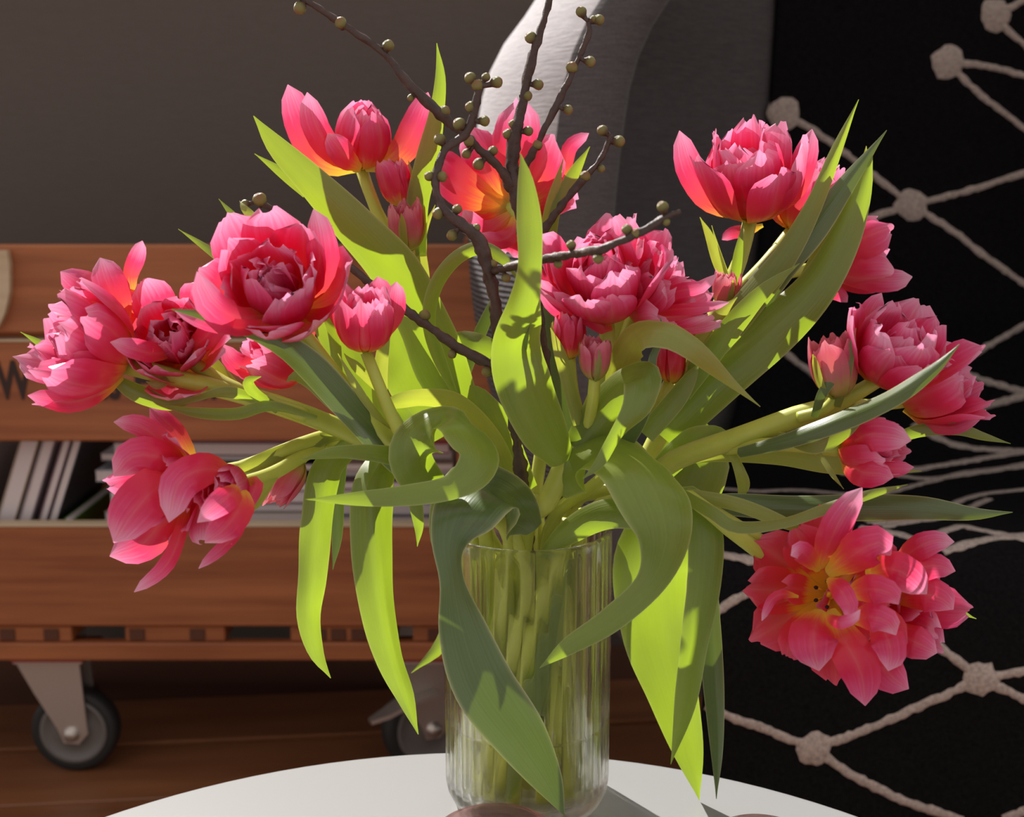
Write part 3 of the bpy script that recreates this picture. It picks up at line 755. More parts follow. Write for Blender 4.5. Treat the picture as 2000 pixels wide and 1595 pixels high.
def flower(t, base, tip, kind, Lpx, seed=0, wf=1.0, mat='petal', name='flower_head', jit=1.0, anthers=False, label=None, spin=None, greens=0):
    rng = random.Random(seed*7+13)
    o = W(*base[:3]); ax = (W(*tip[:3])-o).normalized(); L = Lpx*mpp(o)
    ex = ax.cross(Vector((0.13, 0.31, 0.94))).normalized(); ey = ax.cross(ex)
    # receptacle: a little knob that carries the petals, with the pistil
    vs, fs = [], []
    prof = [(0.0, -0.05), (0.045, -0.03), (0.07, 0.01), (0.055, 0.05), (0.03, 0.06), (0.028, 0.16), (0.035, 0.19), (0.0, 0.21)]
    for r, z in prof:
        for k in range(10):
            a = 2*math.pi*k/10; vs.append(o + (ex*math.cos(a)+ey*math.sin(a))*(max(r, 0.001)*L) + ax*(z*L))
    for j in range(len(prof)-1):
        for k in range(10): fs.append((j*10+k, j*10+(k+1) % 10, j*10+10+(k+1) % 10, j*10+10+k))
    head = mesh_obj(name, vs, fs, M['yellow' if anthers else 'stem'], t)
    if label: head['label'] = label
    az0 = rng.uniform(0, 6.28) if spin is None else spin
    if kind in ('peony', 'wide', 'cup'): jit = jit*1.9
    for wi, (cnt, lf, wd, th, r0, ck, ruf) in enumerate(WH[kind]):
        for k in range(cnt):
            az = az0 + 2*math.pi*(k + 0.5*wi)/cnt + rng.uniform(-0.16, 0.16)*jit
            lj = 1 + rng.uniform(-0.08, 0.07)*jit
            tj = tuple(a + rng.uniform(-6, 6)*jit*(0.6+0.7*q) for q, a in enumerate(th))
            g = petal_geo(o, ax, ex, ey, az, L*lf*lj, L*wd*wf*(1+rng.uniform(-.08, .1)*jit), tj, r0*L*(1-0.15*wi), 0.0, ck, rng, ruffle=ruf, sharp=4.0 if kind not in ('bud', 'halfbud') else 3.0)
            mm = mat
            mesh_obj('petal', g[0], g[1], M[mm], head, g[2])
    for k in range(greens):
        az = az0 + 0.5 + 2.1*k
        g = petal_geo(o, ax, ex, ey, az, L*0.9, L*0.22, (70, 12, 0), 0.07*L, -0.01*L, .8, rng, ruffle=.02, sharp=2.2)
        mesh_obj('bract', g[0], g[1], M['leaf_pale'], head, g[2])
    if anthers:
        for k in range(6):
            a = az0 + 2*math.pi*k/6; d = (ex*math.cos(a)+ey*math.sin(a))
            p0 = o + d*(0.06*L) + ax*(0.03*L); p1 = o + d*(0.13*L) + ax*(0.20*L); p2 = o + d*(0.15*L) + ax*(0.32*L)
            v2, f2 = [], []; tube_geo([(*p0, 0.012*L), (*p1, 0.010*L)], 4, 6, v2, f2)
            fil = mesh_obj('filament', v2, f2, M['yellow'], head)
            v2, f2 = [], []; tube_geo([(*p1, 0.008*L), (*((p1+p2)/2), 0.024*L), (*p2, 0.010*L)], 6, 7, v2, f2)
            mesh_obj('anther', v2, f2, M['anther'], head)
    return head
GT = 'double pink tulips in the glass vase'
def tulip(label): return empty('tulip', vpt(0, 0, 0.012), label, 'tulip', GT)

random.seed(21)
# ================================================================ A: far left pair
A = tulip('tulip stalk with two pink blooms reaching furthest over the crate lettering')
stem(A, [[('v', -3.35, -0.59), (900, 985, -.02, 15), (850, 950, -.03, 16), (760, 885, -.048, 18), (660, 835, -.064, 19), (560, 797, -.08, 20), (480, 772, -.085, 19), (360, 742, -.09, 18), (245, 712, -.092, 19)],
         [(600, 812, -.08, 14), (480, 768, -.087, 15), (420, 738, -.082, 15), (350, 688, -.075, 14)]])
h = flower(A, (248, 712, -.092), (105, 650, -.108), 'peony', 200, 1, wf=1.0, label='pink double bloom facing left')
xpetal(h, [(240, 735, -.10), (200, 762, -.115), (140, 785, -.12), (54, 772, -.12)], 62, roll=10)
xpetal(h, [(235, 740, -.098), (150, 740, -.13), (90, 735, -.13), (55, 722, -.13)], 40)
xpetal(h, [(240, 650, -.085), (225, 590, -.09), (205, 540, -.085), (195, 503, -.08)], 95, roll=20)
xpetal(h, [(225, 620, -.088), (190, 570, -.085), (150, 548, -.08), (118, 530, -.08)], 85, roll=-15)
xpetal(h, [(245, 640, -.08), (240, 590, -.08), (232, 550, -.078)], 80)
h = flower(A, (352, 688, -.07), (300, 570, -.15), 'peony', 170, 2, wf=1.0, anthers=True, label='pink double bloom with dark anthers')
xpetal(h, [(262, 580, -.075), (255, 540, -.08), (268, 500, -.085), (278, 470, -.085)], 46)
xpetal(h, [(350, 685, -.085), (300, 690, -.11), (255, 680, -.12), (215, 668, -.12)], 60, roll=15)
xpetal(h, [(355, 688, -.085), (400, 660, -.10), (420, 620, -.105), (415, 580, -.10)], 70)
leaf(A, [(545, 795, -.085, 10), (450, 770, -.10, 26, 30), (380, 785, -.10, 22, 60), (330, 792, -.10, 26, 20), (270, 768, -.10, 36), (230, 745, -.10, 22), (213, 735, -.10, 0)], 'leaf', fold=.2)
leaf(A, [(620, 815, -.085, 8), (530, 795, -.095, 22, 20), (460, 808, -.10, 24), (380, 805, -.105, 20), (315, 790, -.105, 0)], 'leaf', fold=.2)
leaf(A, [(110, 700, -.06, 8), (80, 672, -.06, 14), (40, 648, -.06, 0)])
leaf(A, [(470, 765, -.08, 18), (410, 700, -.07, 22), (385, 665, -.07, 16), (372, 640, -.07, 0)], 'leaf_pale')
leaf(A, [(340, 745, -.088, 10), (300, 722, -.085, 26), (270, 705, -.085, 16), (262, 700, -.085, 0)], 'leaf_pale')
leaf(A, [(345, 725, -.09, 8), (310, 750, -.10, 20), (285, 745, -.10, 0)], 'leaf_pale')
# ================================================================ B: big round peony-like flower
B = tulip('tulip with the big round pink bloom above the dark crossing leaf')
stem(B, [[('v', -2.6, -2.19), (870, 962, -.055, 17), (800, 895, -.07, 18), (700, 790, -.09, 18), (620, 690, -.10, 17), (560, 612, -.105, 17)],
         [(700, 800, -.085, 12), (650, 770, -.07, 11), (600, 745, -.055, 11), (585, 720, -.05, 11)]])
h = flower(B, (556, 606, -.10), (494, 475, -.150), 'peony', 205, 3, wf=1.05)
xpetal(h, [(560, 620, -.10), (610, 570, -.10), (640, 520, -.10), (664, 482, -.10)], 44, roll=20)
xpetal(h, [(560, 615, -.09), (620, 530, -.11), (622, 460, -.11), (612, 408, -.105)], 95, roll=25)
xpetal(h, [(560, 628, -.115), (480, 640, -.15), (400, 630, -.16), (340, 605, -.15)], 46, roll=10)
xpetal(h, [(545, 615, -.11), (470, 620, -.15), (415, 590, -.165), (385, 530, -.165)], 100, roll=-25)
h = flower(B, (592, 728, -.05), (470, 665, -.065), 'tulip', 150, 4, wf=.8)
xpetal(h, [(560, 730, -.06), (500, 725, -.07), (455, 705, -.07), (436, 672, -.07)], 60, roll=10)
xpetal(h, [(590, 690, -.05), (595, 650, -.05), (592, 605, -.05)], 60)
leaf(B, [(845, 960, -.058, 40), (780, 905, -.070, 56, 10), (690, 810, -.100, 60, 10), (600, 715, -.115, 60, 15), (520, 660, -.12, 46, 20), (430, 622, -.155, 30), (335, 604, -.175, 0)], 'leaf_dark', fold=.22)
leaf(B, [(800, 890, -.06, 50), (720, 770, -.055, 62), (660, 670, -.05, 60), (610, 590, -.05, 40), (560, 520, -.05, 0)], 'leaf')
leaf(B, [(660, 735, -.08, 20), (652, 650, -.075, 24), (635, 580, -.07, 30), (640, 530, -.065, 20), (650, 500, -.06, 0)], 'leaf')
leaf(B, [(450, 520, -.07, 20), (400, 482, -.06, 14), (348, 447, -.055, 0)])
leaf(B, [(490, 460, -.06, 20), (455, 420, -.055, 14), (427, 388, -.05, 0)])
leaf(B, [(520, 450, -.06, 20), (480, 410, -.055, 16), (468, 392, -.05, 0)], 'leaf_pale')
leaf(B, [(720, 845, -.085, 26), (660, 790, -.088, 36), (610, 745, -.085, 34), (575, 735, -.08, 20), (560, 745, -.08, 0)], 'leaf')
leaf(B, [(770, 850, -.08, 10), (720, 790, -.095, 16), (690, 745, -.10, 14), (660, 690, -.10, 0)], 'leaf_pale')
leaf(A, [(545, 800, -.088, 20), (500, 770, -.096, 22), (485, 745, -.099, 20), (510, 735, -.099, 0)], 'leaf')
# ================================================================ C: nodding pair at the lower left
C = tulip('nodding tulip stalk with two loose pink blooms in front of the lower crate board')
stem(C, [[('v', -3.19, 1.16), (880, 985, -.01, 14), (780, 900, -.03, 15), (680, 850, -.042, 16), (590, 868, -.07, 16), (470, 915, -.10, 16), (375, 930, -.115, 16)],
         [(690, 860, -.038, 14), (610, 880, -.066, 14), (530, 925, -.10, 14), (455, 948, -.12, 14)],
         [(640, 875, -.06, 9), (600, 890, -.065, 9), (585, 905, -.068, 9)]])
h = flower(C, (372, 925, -.115), (262, 990, -.15), 'wide', 150, 5, wf=.9)
xpetal(h, [(385, 925, -.115), (335, 880, -.12), (280, 835, -.12), (222, 824, -.115)], 60, roll=10)
xpetal(h, [(385, 915, -.105), (355, 860, -.10), (322, 820, -.095), (292, 796, -.09)], 62, roll=-20)
xpetal(h, [(380, 925, -.12), (320, 895, -.145), (260, 890, -.15), (222, 930, -.145)], 105, roll=-10)
xpetal(h, [(375, 930, -.12), (310, 950, -.155), (260, 1000, -.165), (222, 1060, -.155)], 135)
xpetal(h, [(370, 940, -.115), (320, 1010, -.13), (280, 1060, -.13), (214, 1086, -.125)], 110, roll=10)
xpetal(h, [(372, 960, -.12), (350, 1050, -.135), (320, 1110, -.14), (262, 1156, -.14)], 44, roll=15)
h = flower(C, (458, 940, -.12), (380, 985, -.17), 'tulip', 120, 6, wf=1.0)
xpetal(h, [(460, 938, -.125), (410, 915, -.15), (350, 940, -.165), (330, 1020, -.165)], 105, roll=-10)
xpetal(h, [(462, 945, -.14), (450, 965, -.18), (420, 990, -.19), (385, 1020, -.185)], 72)
xpetal(h, [(465, 945, -.13), (470, 985, -.165), (440, 1030, -.18), (400, 1060, -.17)], 90, roll=10)
xpetal(h, [(475, 960, -.125), (470, 1025, -.14), (440, 1065, -.145), (388, 1110, -.145)], 36, roll=15)
xpetal(h, [(462, 950, -.12), (500, 945, -.13), (470, 1010, -.14)], 40)
flower(C, (590, 900, -.068), (535, 985, -.08), 'bud', 112, 7, wf=.95, mat='petal_green', name='flower_bud', greens=1)
leaf(C, [(540, 925, -.10, 14), (500, 970, -.12, 36), (475, 1000, -.13, 20), (460, 1030, -.13, 0)], 'leaf_pale')
leaf(C, [(660, 845, -.055, 20), (570, 880, -.08, 36), (500, 905, -.10, 30), (440, 925, -.115, 0)], 'leaf_pale')
leaf(C, [(800, 895, -.085, 40), (720, 885, -.10, 34, 20), (650, 885, -.11, 26, 30), (588, 897, -.115, 0)], 'leaf')
leaf(C, [(690, 865, -.05, 40), (640, 920, -.07, 62, 10), (622, 1020, -.08, 64, 15), (608, 1130, -.085, 56, -10), (605, 1210, -.085, 46, 10), (618, 1275, -.085, 30), (646, 1324, -.085, 0)], 'leaf', fold=.1)
leaf(C, [(668, 880, -.04, 24), (663, 960, -.05, 26, 30), (658, 1050, -.055, 20), (650, 1112, -.055, 0)], 'leaf_dark')
# ================================================================ D: small tulip on a slim stalk
D = tulip('tulip with a single small closed pink bloom on a slim upright stalk')
stem(D, [[('v', -1.16, -3.19), (850, 965, -.078, 14), (805, 890, -.090, 14), (760, 800, -.092, 13), (715, 688, -.09, 12)]])
h = flower(D, (714, 684, -.09), (708, 545, -.098), 'tulip', 150, 8, wf=.82)
xpetal(h, [(690, 670, -.075), (665, 620, -.075), (655, 580, -.075), (650, 540, -.07)], 60)
xpetal(h, [(730, 670, -.072), (740, 610, -.07), (742, 575, -.07), (738, 540, -.07)], 75)
xpetal(h, [(735, 675, -.078), (765, 620, -.08), (772, 585, -.08), (774, 550, -.08)], 60)
leaf(D, [(790, 850, -.07, 26), (748, 800, -.065, 30), (742, 740, -.062, 30), (752, 660, -.06, 20), (765, 620, -.06, 0)], 'leaf_pale')
leaf(D, [(740, 765, -.085, 8), (700, 720, -.088, 20), (680, 700, -.088, 8), (672, 690, -.088, 0)], 'leaf_pale')
leaf(D, [(850, 960, -.086, 60), (812, 905, -.099, 100, -25), (826, 845, -.104, 110, 45), (875, 815, -.11, 140, 70), (922, 850, -.118, 140, 58), (935, 905, -.13, 90, 30), (885, 948, -.14, 54, -20), (790, 967, -.145, 42, -10), (690, 974, -.145, 26), (596, 975, -.145, 0)], 'leaf', cup=.08, n=54, nu=8)
leaf(D, [(760, 880, -.04, 60), (730, 950, -.06, 84), (732, 1050, -.07, 84, 10), (748, 1180, -.075, 76, 20), (770, 1290, -.075, 56, 20), (795, 1370, -.075, 34), (817, 1434, -.075, 0)], 'leaf', fold=.34)
leaf(D, [(800, 930, -.05, 34), (812, 985, -.055, 28), (818, 1030, -.055, 18), (815, 1067, -.055, 0)], 'leaf')
leaf(D, [(815, 920, -.06, 40), (795, 860, -.055, 60), (775, 810, -.05, 50, 20), (760, 785, -.05, 0)], 'leaf')
# ================================================================ E: upper left
E = tulip('tulip with a spread pink bloom and two half-shut buds beside the tall twig')
stem(E, [[('v', -1.16, 3.19), (930, 900, .02, 14), (880, 780, .035, 14), (820, 620, .05, 15), (780, 500, .055, 14), (735, 410, .058, 12), (706, 330, .06, 12)],
         [(830, 660, .05, 12), (805, 540, .04, 13), (797, 485, .035, 13)], [(815, 600, .05, 10), (800, 500, .055, 10), (786, 400, .055, 10)]])
h = flower(E, (708, 328, .06), (714, 190, .045), 'ball', 158, 9, wf=.82, label='bloom with two wing-like spread petals')
xpetal(h, [(705, 326, .055), (650, 320, .045), (610, 285, .04), (562, 165, .035)], 92, roll=-8)
xpetal(h, [(700, 326, .05), (655, 300, .035), (620, 250, .03), (600, 180, .03)], 76, roll=-15)
xpetal(h, [(712, 326, .055), (760, 315, .05), (800, 270, .045), (836, 180, .04)], 84, roll=10)
xpetal(h, [(706, 328, .045), (680, 310, .03), (660, 285, .028), (640, 260, .03)], 70, roll=-10)
flower(E, (786, 402, .052), (762, 315, .05), 'halfbud', 104, 10, wf=1.25, mat='petal', name='flower_bud', greens=1)
flower(E, (797, 490, .032), (790, 390, .025), 'halfbud', 108, 11, wf=.92, mat='petal_green', name='flower_bud', greens=2)
leaf(E, [(912, 800, .03, 60), (868, 730, .025, 104), (830, 640, .02, 104, 10), (770, 530, .01, 100, 15), (690, 440, .0, 84, 10), (610, 355, -.005, 62), (540, 285, -.005, 40), (495, 226, -.005, 0)], 'leaf', cup=.10)
leaf(E, [(600, 375, .02, 26), (555, 340, .02, 22), (497, 300, .02, 0)])
leaf(E, [(815, 500, .05, 36), (815, 400, .045, 44), (835, 310, .04, 46), (853, 220, .035, 30), (860, 150, .035, 20), (853, 84, .035, 0)], 'leaf')
leaf(E, [(870, 850, .03, 60), (815, 760, .03, 100), (780, 680, .03, 90), (765, 610, .03, 40), (755, 560, .03, 0)], 'leaf')
leaf(E, [(830, 600, .05, 20), (826, 540, .05, 26), (822, 470, .05, 20), (850, 400, .05, 0)], 'leaf_pale')
leaf(E, [(770, 500, .05, 10), (720, 450, .07, 34), (670, 425, .075, 20), (650, 420, .075, 0)], 'leaf_pale')
# ================================================================ F: behind the twigs
F = tulip('tulip with a wide pink bloom standing right behind the budding twigs')
stem(F, [[('v', 0.59, 3.35), (1060, 850, .035, 13), (1050, 650, .035, 12), (1028, 490, .03, 12), (1000, 400, .03, 13)]])
h = flower(F, (1000, 405, .035), (1002, 290, .10), 'wide', 195, 12, wf=.95)
xpetal(h, [(1010, 410, .03), (960, 450, .02), (930, 445, .015), (905, 410, .01)], 60, roll=10)
xpetal(h, [(1010, 410, .03), (1000, 455, .015), (970, 470, .01), (940, 455, .01)], 50)
xpetal(h, [(1090, 380, .05), (1105, 320, .055), (1115, 285, .055), (1150, 260, .05)], 40)
leaf(F, [(1070, 500, .03, 26), (1085, 410, .02, 22), (1120, 340, .02, 24), (1152, 286, .02, 0)], 'leaf')
leaf(F, [(1060, 470, .03, 20), (1080, 390, .02, 24), (1100, 310, .02, 0)], 'leaf_pale')
leaf(F, [(890, 770, .0, 10), (858, 700, -.005, 26), (838, 630, -.01, 26), (850, 560, -.02, 28), (890, 505, -.03, 28), (940, 484, -.035, 26), (985, 505, -.04, 22, 20), (1010, 545, -.04, 0)], 'leaf', cup=.25)
leaf(F, [(870, 720, .06, 10), (885, 672, .052, 34), (930, 665, .045, 36, 20), (985, 700, .045, 34), (1000, 740, .045, 0)], 'leaf')
leaf(F, [(890, 770, .06, 26), (925, 680, .06, 26), (955, 610, .055, 20), (975, 560, .055, 0)], 'leaf_dark')
leaf(F, [(1010, 970, .004, 90), (975, 890, -.006, 100), (950, 820, -.012, 84), (930, 770, -.012, 40), (918, 752, -.012, 0)], 'leaf')
leaf(F, [(998, 1000, -.006, 44), (976, 910, -.014, 58), (942, 840, -.028, 48, 10), (890, 790, -.042, 44, 25), (830, 778, -.052, 40, 30), (770, 785, -.06, 26), (735, 800, -.06, 0)], 'leaf_pale')
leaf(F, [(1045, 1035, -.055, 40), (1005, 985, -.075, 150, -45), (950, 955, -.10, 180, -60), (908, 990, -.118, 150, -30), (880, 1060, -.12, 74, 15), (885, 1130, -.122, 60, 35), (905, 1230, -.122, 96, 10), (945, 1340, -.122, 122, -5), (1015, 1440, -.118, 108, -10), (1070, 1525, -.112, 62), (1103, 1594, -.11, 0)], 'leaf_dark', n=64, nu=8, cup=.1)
leaf(F, [(1000, 1000, -.060, 50), (930, 936, -.094, 84, -30), (888, 968, -.107, 86, -10), (868, 1040, -.107, 60), (878, 1120, -.106, 30), (890, 1190, -.106, 0)], 'leaf')
leaf(F, [(945, 985, .045, 20), (915, 1110, .068, 34), (868, 1248, .074, 30), (803, 1314, .072, 0)], 'leaf')
# ================================================================ G: centre right
G = tulip('tulip stalk with a round pink bloom and its ragged neighbour crossed by the budding twig')
stem(G, [[('v', -0.0, -1.65), (1065, 985, -.045, 20), (1110, 895, -.055, 24), (1160, 800, -.062, 24), (1185, 700, -.062, 18), (1184, 600, -.06, 14)],
         [(1165, 800, -.06, 14), (1205, 710, -.055, 14), (1240, 615, -.045, 16)], [(1140, 850, -.06, 14), (1118, 770, -.07, 14), (1112, 698, -.075, 12)], [(1150, 830, -.07, 12), (1158, 780, -.085, 12), (1162, 738, -.09, 12)]])
h = flower(G, (1184, 600, -.06), (1168, 455, -.092), 'peony', 200, 13, wf=1.0)
xpetal(h, [(1180, 600, -.06), (1120, 610, -.075), (1085, 590, -.085), (1052, 545, -.09)], 60, roll=-10)
xpetal(h, [(1175, 602, -.06), (1185, 640, -.075), (1150, 620, -.08), (1080, 570, -.09)], 46)
h = flower(G, (1238, 612, -.045), (1330, 535, -.06), 'wide', 170, 14, wf=.85)
xpetal(h, [(1240, 615, -.05), (1310, 605, -.065), (1370, 600, -.07), (1424, 590, -.07)], 34, roll=15)
xpetal(h, [(1240, 605, -.045), (1320, 570, -.07), (1370, 560, -.075), (1400, 535, -.075)], 40)
flower(G, (1112, 700, -.075), (1112, 605, -.08), 'bud', 104, 15, wf=1.35, mat='petal', name='flower_bud', greens=2)
flower(G, (1162, 742, -.092), (1164, 655, -.095), 'halfbud', 92, 16, wf=1.1, mat='petal_green', name='flower_bud', greens=2)
leaf(G, [(1100, 905, -.065, 50), (1070, 850, -.08, 96, -10), (1030, 760, -.095, 112, -10), (1012, 680, -.10, 100, -15), (1022, 600, -.122, 66, 10), (1032, 520, -.132, 50, 20), (1032, 430, -.13, 50, 10), (1026, 350, -.125, 30), (1017, 300, -.12, 0)], 'leaf', cup=.16, n=44)
leaf(G, [(1010, 720, -.085, 20), (1030, 620, -.112, 24, 60), (1046, 530, -.124, 20, 60), (1050, 440, -.124, 0)], 'leaf_dark')
leaf(G, [(1130, 880, -.065, 70), (1170, 810, -.08, 76, 10), (1215, 745, -.095, 60, 30), (1255, 735, -.11, 74, 20), (1248, 790, -.125, 60, 20), (1205, 850, -.13, 30, 30), (1170, 905, -.13, 20), (1138, 935, -.13, 0)], 'leaf', cup=.2, n=44)
leaf(G, [(1180, 860, -.05, 60), (1215, 760, -.05, 70), (1220, 680, -.045, 60), (1225, 620, -.04, 40), (1228, 590, -.04, 0)], 'leaf_pale')
leaf(G, [(1130, 830, -.07, 20), (1105, 730, -.08, 26), (1090, 680, -.085, 20), (1075, 640, -.085, 0)], 'leaf_pale')
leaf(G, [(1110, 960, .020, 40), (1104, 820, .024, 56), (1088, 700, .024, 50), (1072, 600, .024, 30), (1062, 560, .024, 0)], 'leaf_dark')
leaf(G, [(1085, 960, -.05, 50), (1130, 905, -.075, 120, 45), (1185, 882, -.095, 180, 68), (1250, 910, -.115, 205, 60), (1292, 985, -.13, 175, 42), (1302, 1060, -.135, 112, 25), (1270, 1140, -.132, 60, 10), (1190, 1212, -.132, 50), (1110, 1262, -.132, 34), (1054, 1304, -.132, 0)], 'leaf', n=60, nu=8, cup=.1)
# ================================================================ H: bud stalk right of the centre
H = tulip('slender tulip stalk with an upright pink bud below the ragged bloom')
stem(H, [[('v', 1.43, -0.83), (1170, 940, -.03, 13), (1240, 840, -.034, 12), (1310, 748, -.030, 12)], [(1250, 830, -.035, 9), (1320, 720, -.025, 9), (1348, 655, -.02, 9)]])
flower(H, (1310, 750, -.030), (1313, 655, -.028), 'bud', 100, 17, wf=1.15, mat='petal', name='flower_bud', greens=1)
flower(H, (1346, 660, -.018), (1352, 590, -.02), 'halfbud', 80, 18, wf=1.2, name='flower_bud')
leaf(H, [(1190, 830, -.07, 30), (1210, 720, -.08, 50), (1245, 655, -.105, 74, 45), (1300, 645, -.115, 80, 50), (1350, 672, -.115, 60, 45), (1420, 740, -.10, 22), (1485, 794, -.10, 0)], 'leaf_pale', cup=.15)
leaf(H, [(1260, 850, -.05, 40), (1320, 780, -.05, 40), (1350, 735, -.05, 24), (1365, 710, -.05, 0)], 'leaf')
leaf(H, [(1200, 900, -.07, 30), (1245, 820, -.09, 36), (1270, 750, -.1, 24), (1275, 700, -.1, 16), (1293, 655, -.1, 10), (1290, 620, -.1, 0)], 'leaf_dark')
# ================================================================ I: upper right
I = tulip('tall tulip with cupped pink blooms among long leaves before the black blanket')
stem(I, [[('v', 2.6, 2.19), (1225, 945, .0, 16), (1290, 845, .0, 19), (1360, 700, .01, 19), (1415, 580, .015, 17), (1448, 500, .018, 14), (1466, 424, .02, 14)],
         [(1400, 610, .015, 14), (1490, 520, .035, 13), (1552, 446, .05, 14)], [(1420, 590, .02, 13), (1520, 540, .05, 12), (1602, 520, .065, 12)], [(1390, 660, .0, 12), (1412, 610, -.005, 12)]])
h = flower(I, (1466, 424, .02), (1453, 280, .0), 'cup', 200, 19, wf=1.0)
xpetal(h, [(1462, 424, .02), (1390, 390, .005), (1350, 330, .0), (1327, 255, .0)], 78, roll=-10)
xpetal(h, [(1470, 424, .02), (1540, 380, .015), (1570, 310, .01), (1586, 252, .01)], 70, roll=10)
flower(I, (1552, 450, .05), (1592, 310, .045), 'cup', 160, 20, wf=.85)
h = flower(I, (1604, 520, .065), (1730, 480, .08), 'peony', 160, 21, wf=1.0)
xpetal(h, [(1610, 530, .06), (1680, 540, .05), (1740, 545, .045), (1782, 540, .045)], 70, roll=15)
xpetal(h, [(1605, 530, .06), (1620, 565, .055), (1640, 575, .055), (1655, 590, .055)], 40)
xpetal(h, [(1490, 440, .05), (1460, 450, .055), (1430, 455, .06), (1410, 468, .06)], 34)
flower(I, (1412, 600, -.01), (1422, 530, -.012), 'halfbud', 78, 22, wf=1.1, mat='petal_green', name='flower_bud', greens=2)
leaf(I, [(1290, 850, -.02, 90), (1390, 745, -.025, 104, 10), (1500, 650, -.03, 100, 15), (1590, 560, -.03, 84, 15), (1650, 460, -.03, 62, 10), (1685, 370, -.03, 36), (1704, 305, -.03, 0)], 'leaf', cup=.14, fold=.06)
leaf(I, [(1330, 790, -.012, 60), (1430, 640, -.02, 70), (1520, 520, -.025, 66, 10), (1590, 440, -.028, 56, 15), (1660, 350, -.03, 34), (1732, 254, -.03, 0)], 'leaf_dark', fold=.15)
leaf(I, [(1350, 740, -.02, 40), (1440, 620, -.03, 60), (1530, 500, -.035, 50, 15), (1590, 400, -.038, 34), (1635, 290, -.04, 22), (1677, 194, -.04, 0)], 'leaf', fold=.15)
leaf(I, [(1560, 590, -.02, 40), (1610, 500, -.02, 50), (1650, 420, -.02, 40), (1685, 330, -.02, 20), (1692, 285, -.02, 0)], 'leaf_pale')
leaf(I, [(1330, 770, -.03, 40), (1420, 650, -.045, 46), (1490, 570, -.05, 30), (1562, 514, -.055, 0)], 'leaf')
leaf(I, [(1350, 730, -.03, 30), (1370, 670, -.035, 36), (1410, 610, -.04, 24), (1440, 580, -.04, 0)], 'leaf_pale')
leaf(I, [(1425, 570, .01, 16), (1402, 510, .01, 22), (1385, 460, .01, 16), (1367, 424, .01, 0)], 'leaf_pale')
leaf(I, [(1432, 570, .012, 12), (1412, 520, .012, 12), (1390, 440, .012, 0)], 'leaf_pale')
leaf(I, [(1430, 590, .01, 12), (1440, 510, .005, 20), (1452, 430, .005, 0)], 'leaf')
leaf(I, [(1300, 920, .02, 60), (1345, 870, .015, 110), (1365, 910, .01, 118), (1320, 1000, .005, 130), (1275, 1100, .0, 150, 10), (1285, 1230, .0, 140, 15), (1315, 1350, -.004, 104, 10), (1345, 1470, -.005, 60), (1366, 1562, -.006, 0)], 'leaf', cup=.10, n=44, nu=8)
leaf(I, [(1290, 900, .025, 60), (1340, 830, .03, 84), (1355, 805, .03, 40), (1360, 795, .03, 0)], 'leaf_pale')
# ================================================================ J: right
J = tulip('leaning tulip with crowded pink blooms and one bud before the black blanket seat')
stem(J, [[('v', 3.28, -0.88), (1240, 965, -.02, 16), (1315, 900, -.04, 21), (1450, 852, -.06, 22), (1560, 812, -.07, 22), (1640, 785, -.075, 17), (1722, 738, -.08, 14)],
         [(1420, 875, -.055, 14), (1520, 868, -.075, 14), (1645, 882, -.088, 12)], [(1560, 815, -.075, 12), (1610, 800, -.082, 12), (1640, 770, -.086, 13)], [(1660, 790, -.07, 12), (1720, 790, -.055, 12), (1765, 785, -.05, 12)]])
h = flower(J, (1722, 740, -.08), (1785, 640, -.10), 'peony', 180, 23, wf=1.0)
xpetal(h, [(1700, 700, -.08), (1690, 650, -.075), (1700, 610, -.075), (1722, 572, -.07)], 60)
h = flower(J, (1765, 785, -.045), (1860, 735, -.06), 'peony', 165, 24, wf=1.0)
xpetal(h, [(1765, 800, -.05), (1820, 830, -.06), (1870, 832, -.06), (1926, 800, -.06)], 40, roll=10)
flower(J, (1642, 775, -.086), (1618, 645, -.092), 'halfbud', 140, 25, wf=1.1, mat='petal_green', name='flower_bud', greens=2)
h = flower(J, (1645, 880, -.088), (1735, 872, -.105), 'tulip', 140, 26, wf=.95)
xpetal(h, [(1645, 885, -.09), (1690, 910, -.105), (1740, 915, -.11), (1785, 912, -.11)], 50)
xpetal(h, [(1645, 880, -.09), (1690, 850, -.115), (1740, 850, -.12), (1780, 860, -.12)], 90, roll=10)
xpetal(h, [(1642, 885, -.09), (1680, 920, -.115), (1720, 925, -.12), (1745, 932, -.12)], 80)
leaf(J, [(1440, 885, -.07, 20), (1540, 860, -.095, 32), (1640, 820, -.115, 40, 20), (1740, 775, -.14, 38, 20), (1820, 725, -.15, 24), (1874, 672, -.15, 0)], 'leaf_dark', fold=.2)
leaf(J, [(1520, 850, -.08, 14), (1590, 868, -.10, 36), (1650, 840, -.11, 30), (1700, 800, -.115, 0)], 'leaf')
leaf(J, [(1300, 900, -.02, 20), (1400, 885, -.03, 34), (1520, 888, -.045, 40), (1620, 905, -.06, 40), (1720, 918, -.065, 22), (1800, 920, -.065, 0)], 'leaf_pale')
leaf(J, [(1740, 860, -.06, 20), (1800, 840, -.06, 26), (1870, 838, -.06, 24), (1920, 852, -.06, 16), (1974, 866, -.06, 0)], 'leaf')
leaf(J, [(1590, 815, -.085, 14), (1608, 765, -.095, 20), (1640, 725, -.10, 16), (1665, 700, -.10, 0)], 'leaf_dark')
leaf(J, [(1635, 795, -.088, 14), (1650, 740, -.098, 22), (1660, 690, -.10, 18), (1672, 640, -.1, 0)], 'leaf')
leaf(J, [(1600, 885, -.09, 10), (1625, 925, -.10, 10), (1648, 955, -.10, 0)], 'leaf_pale')
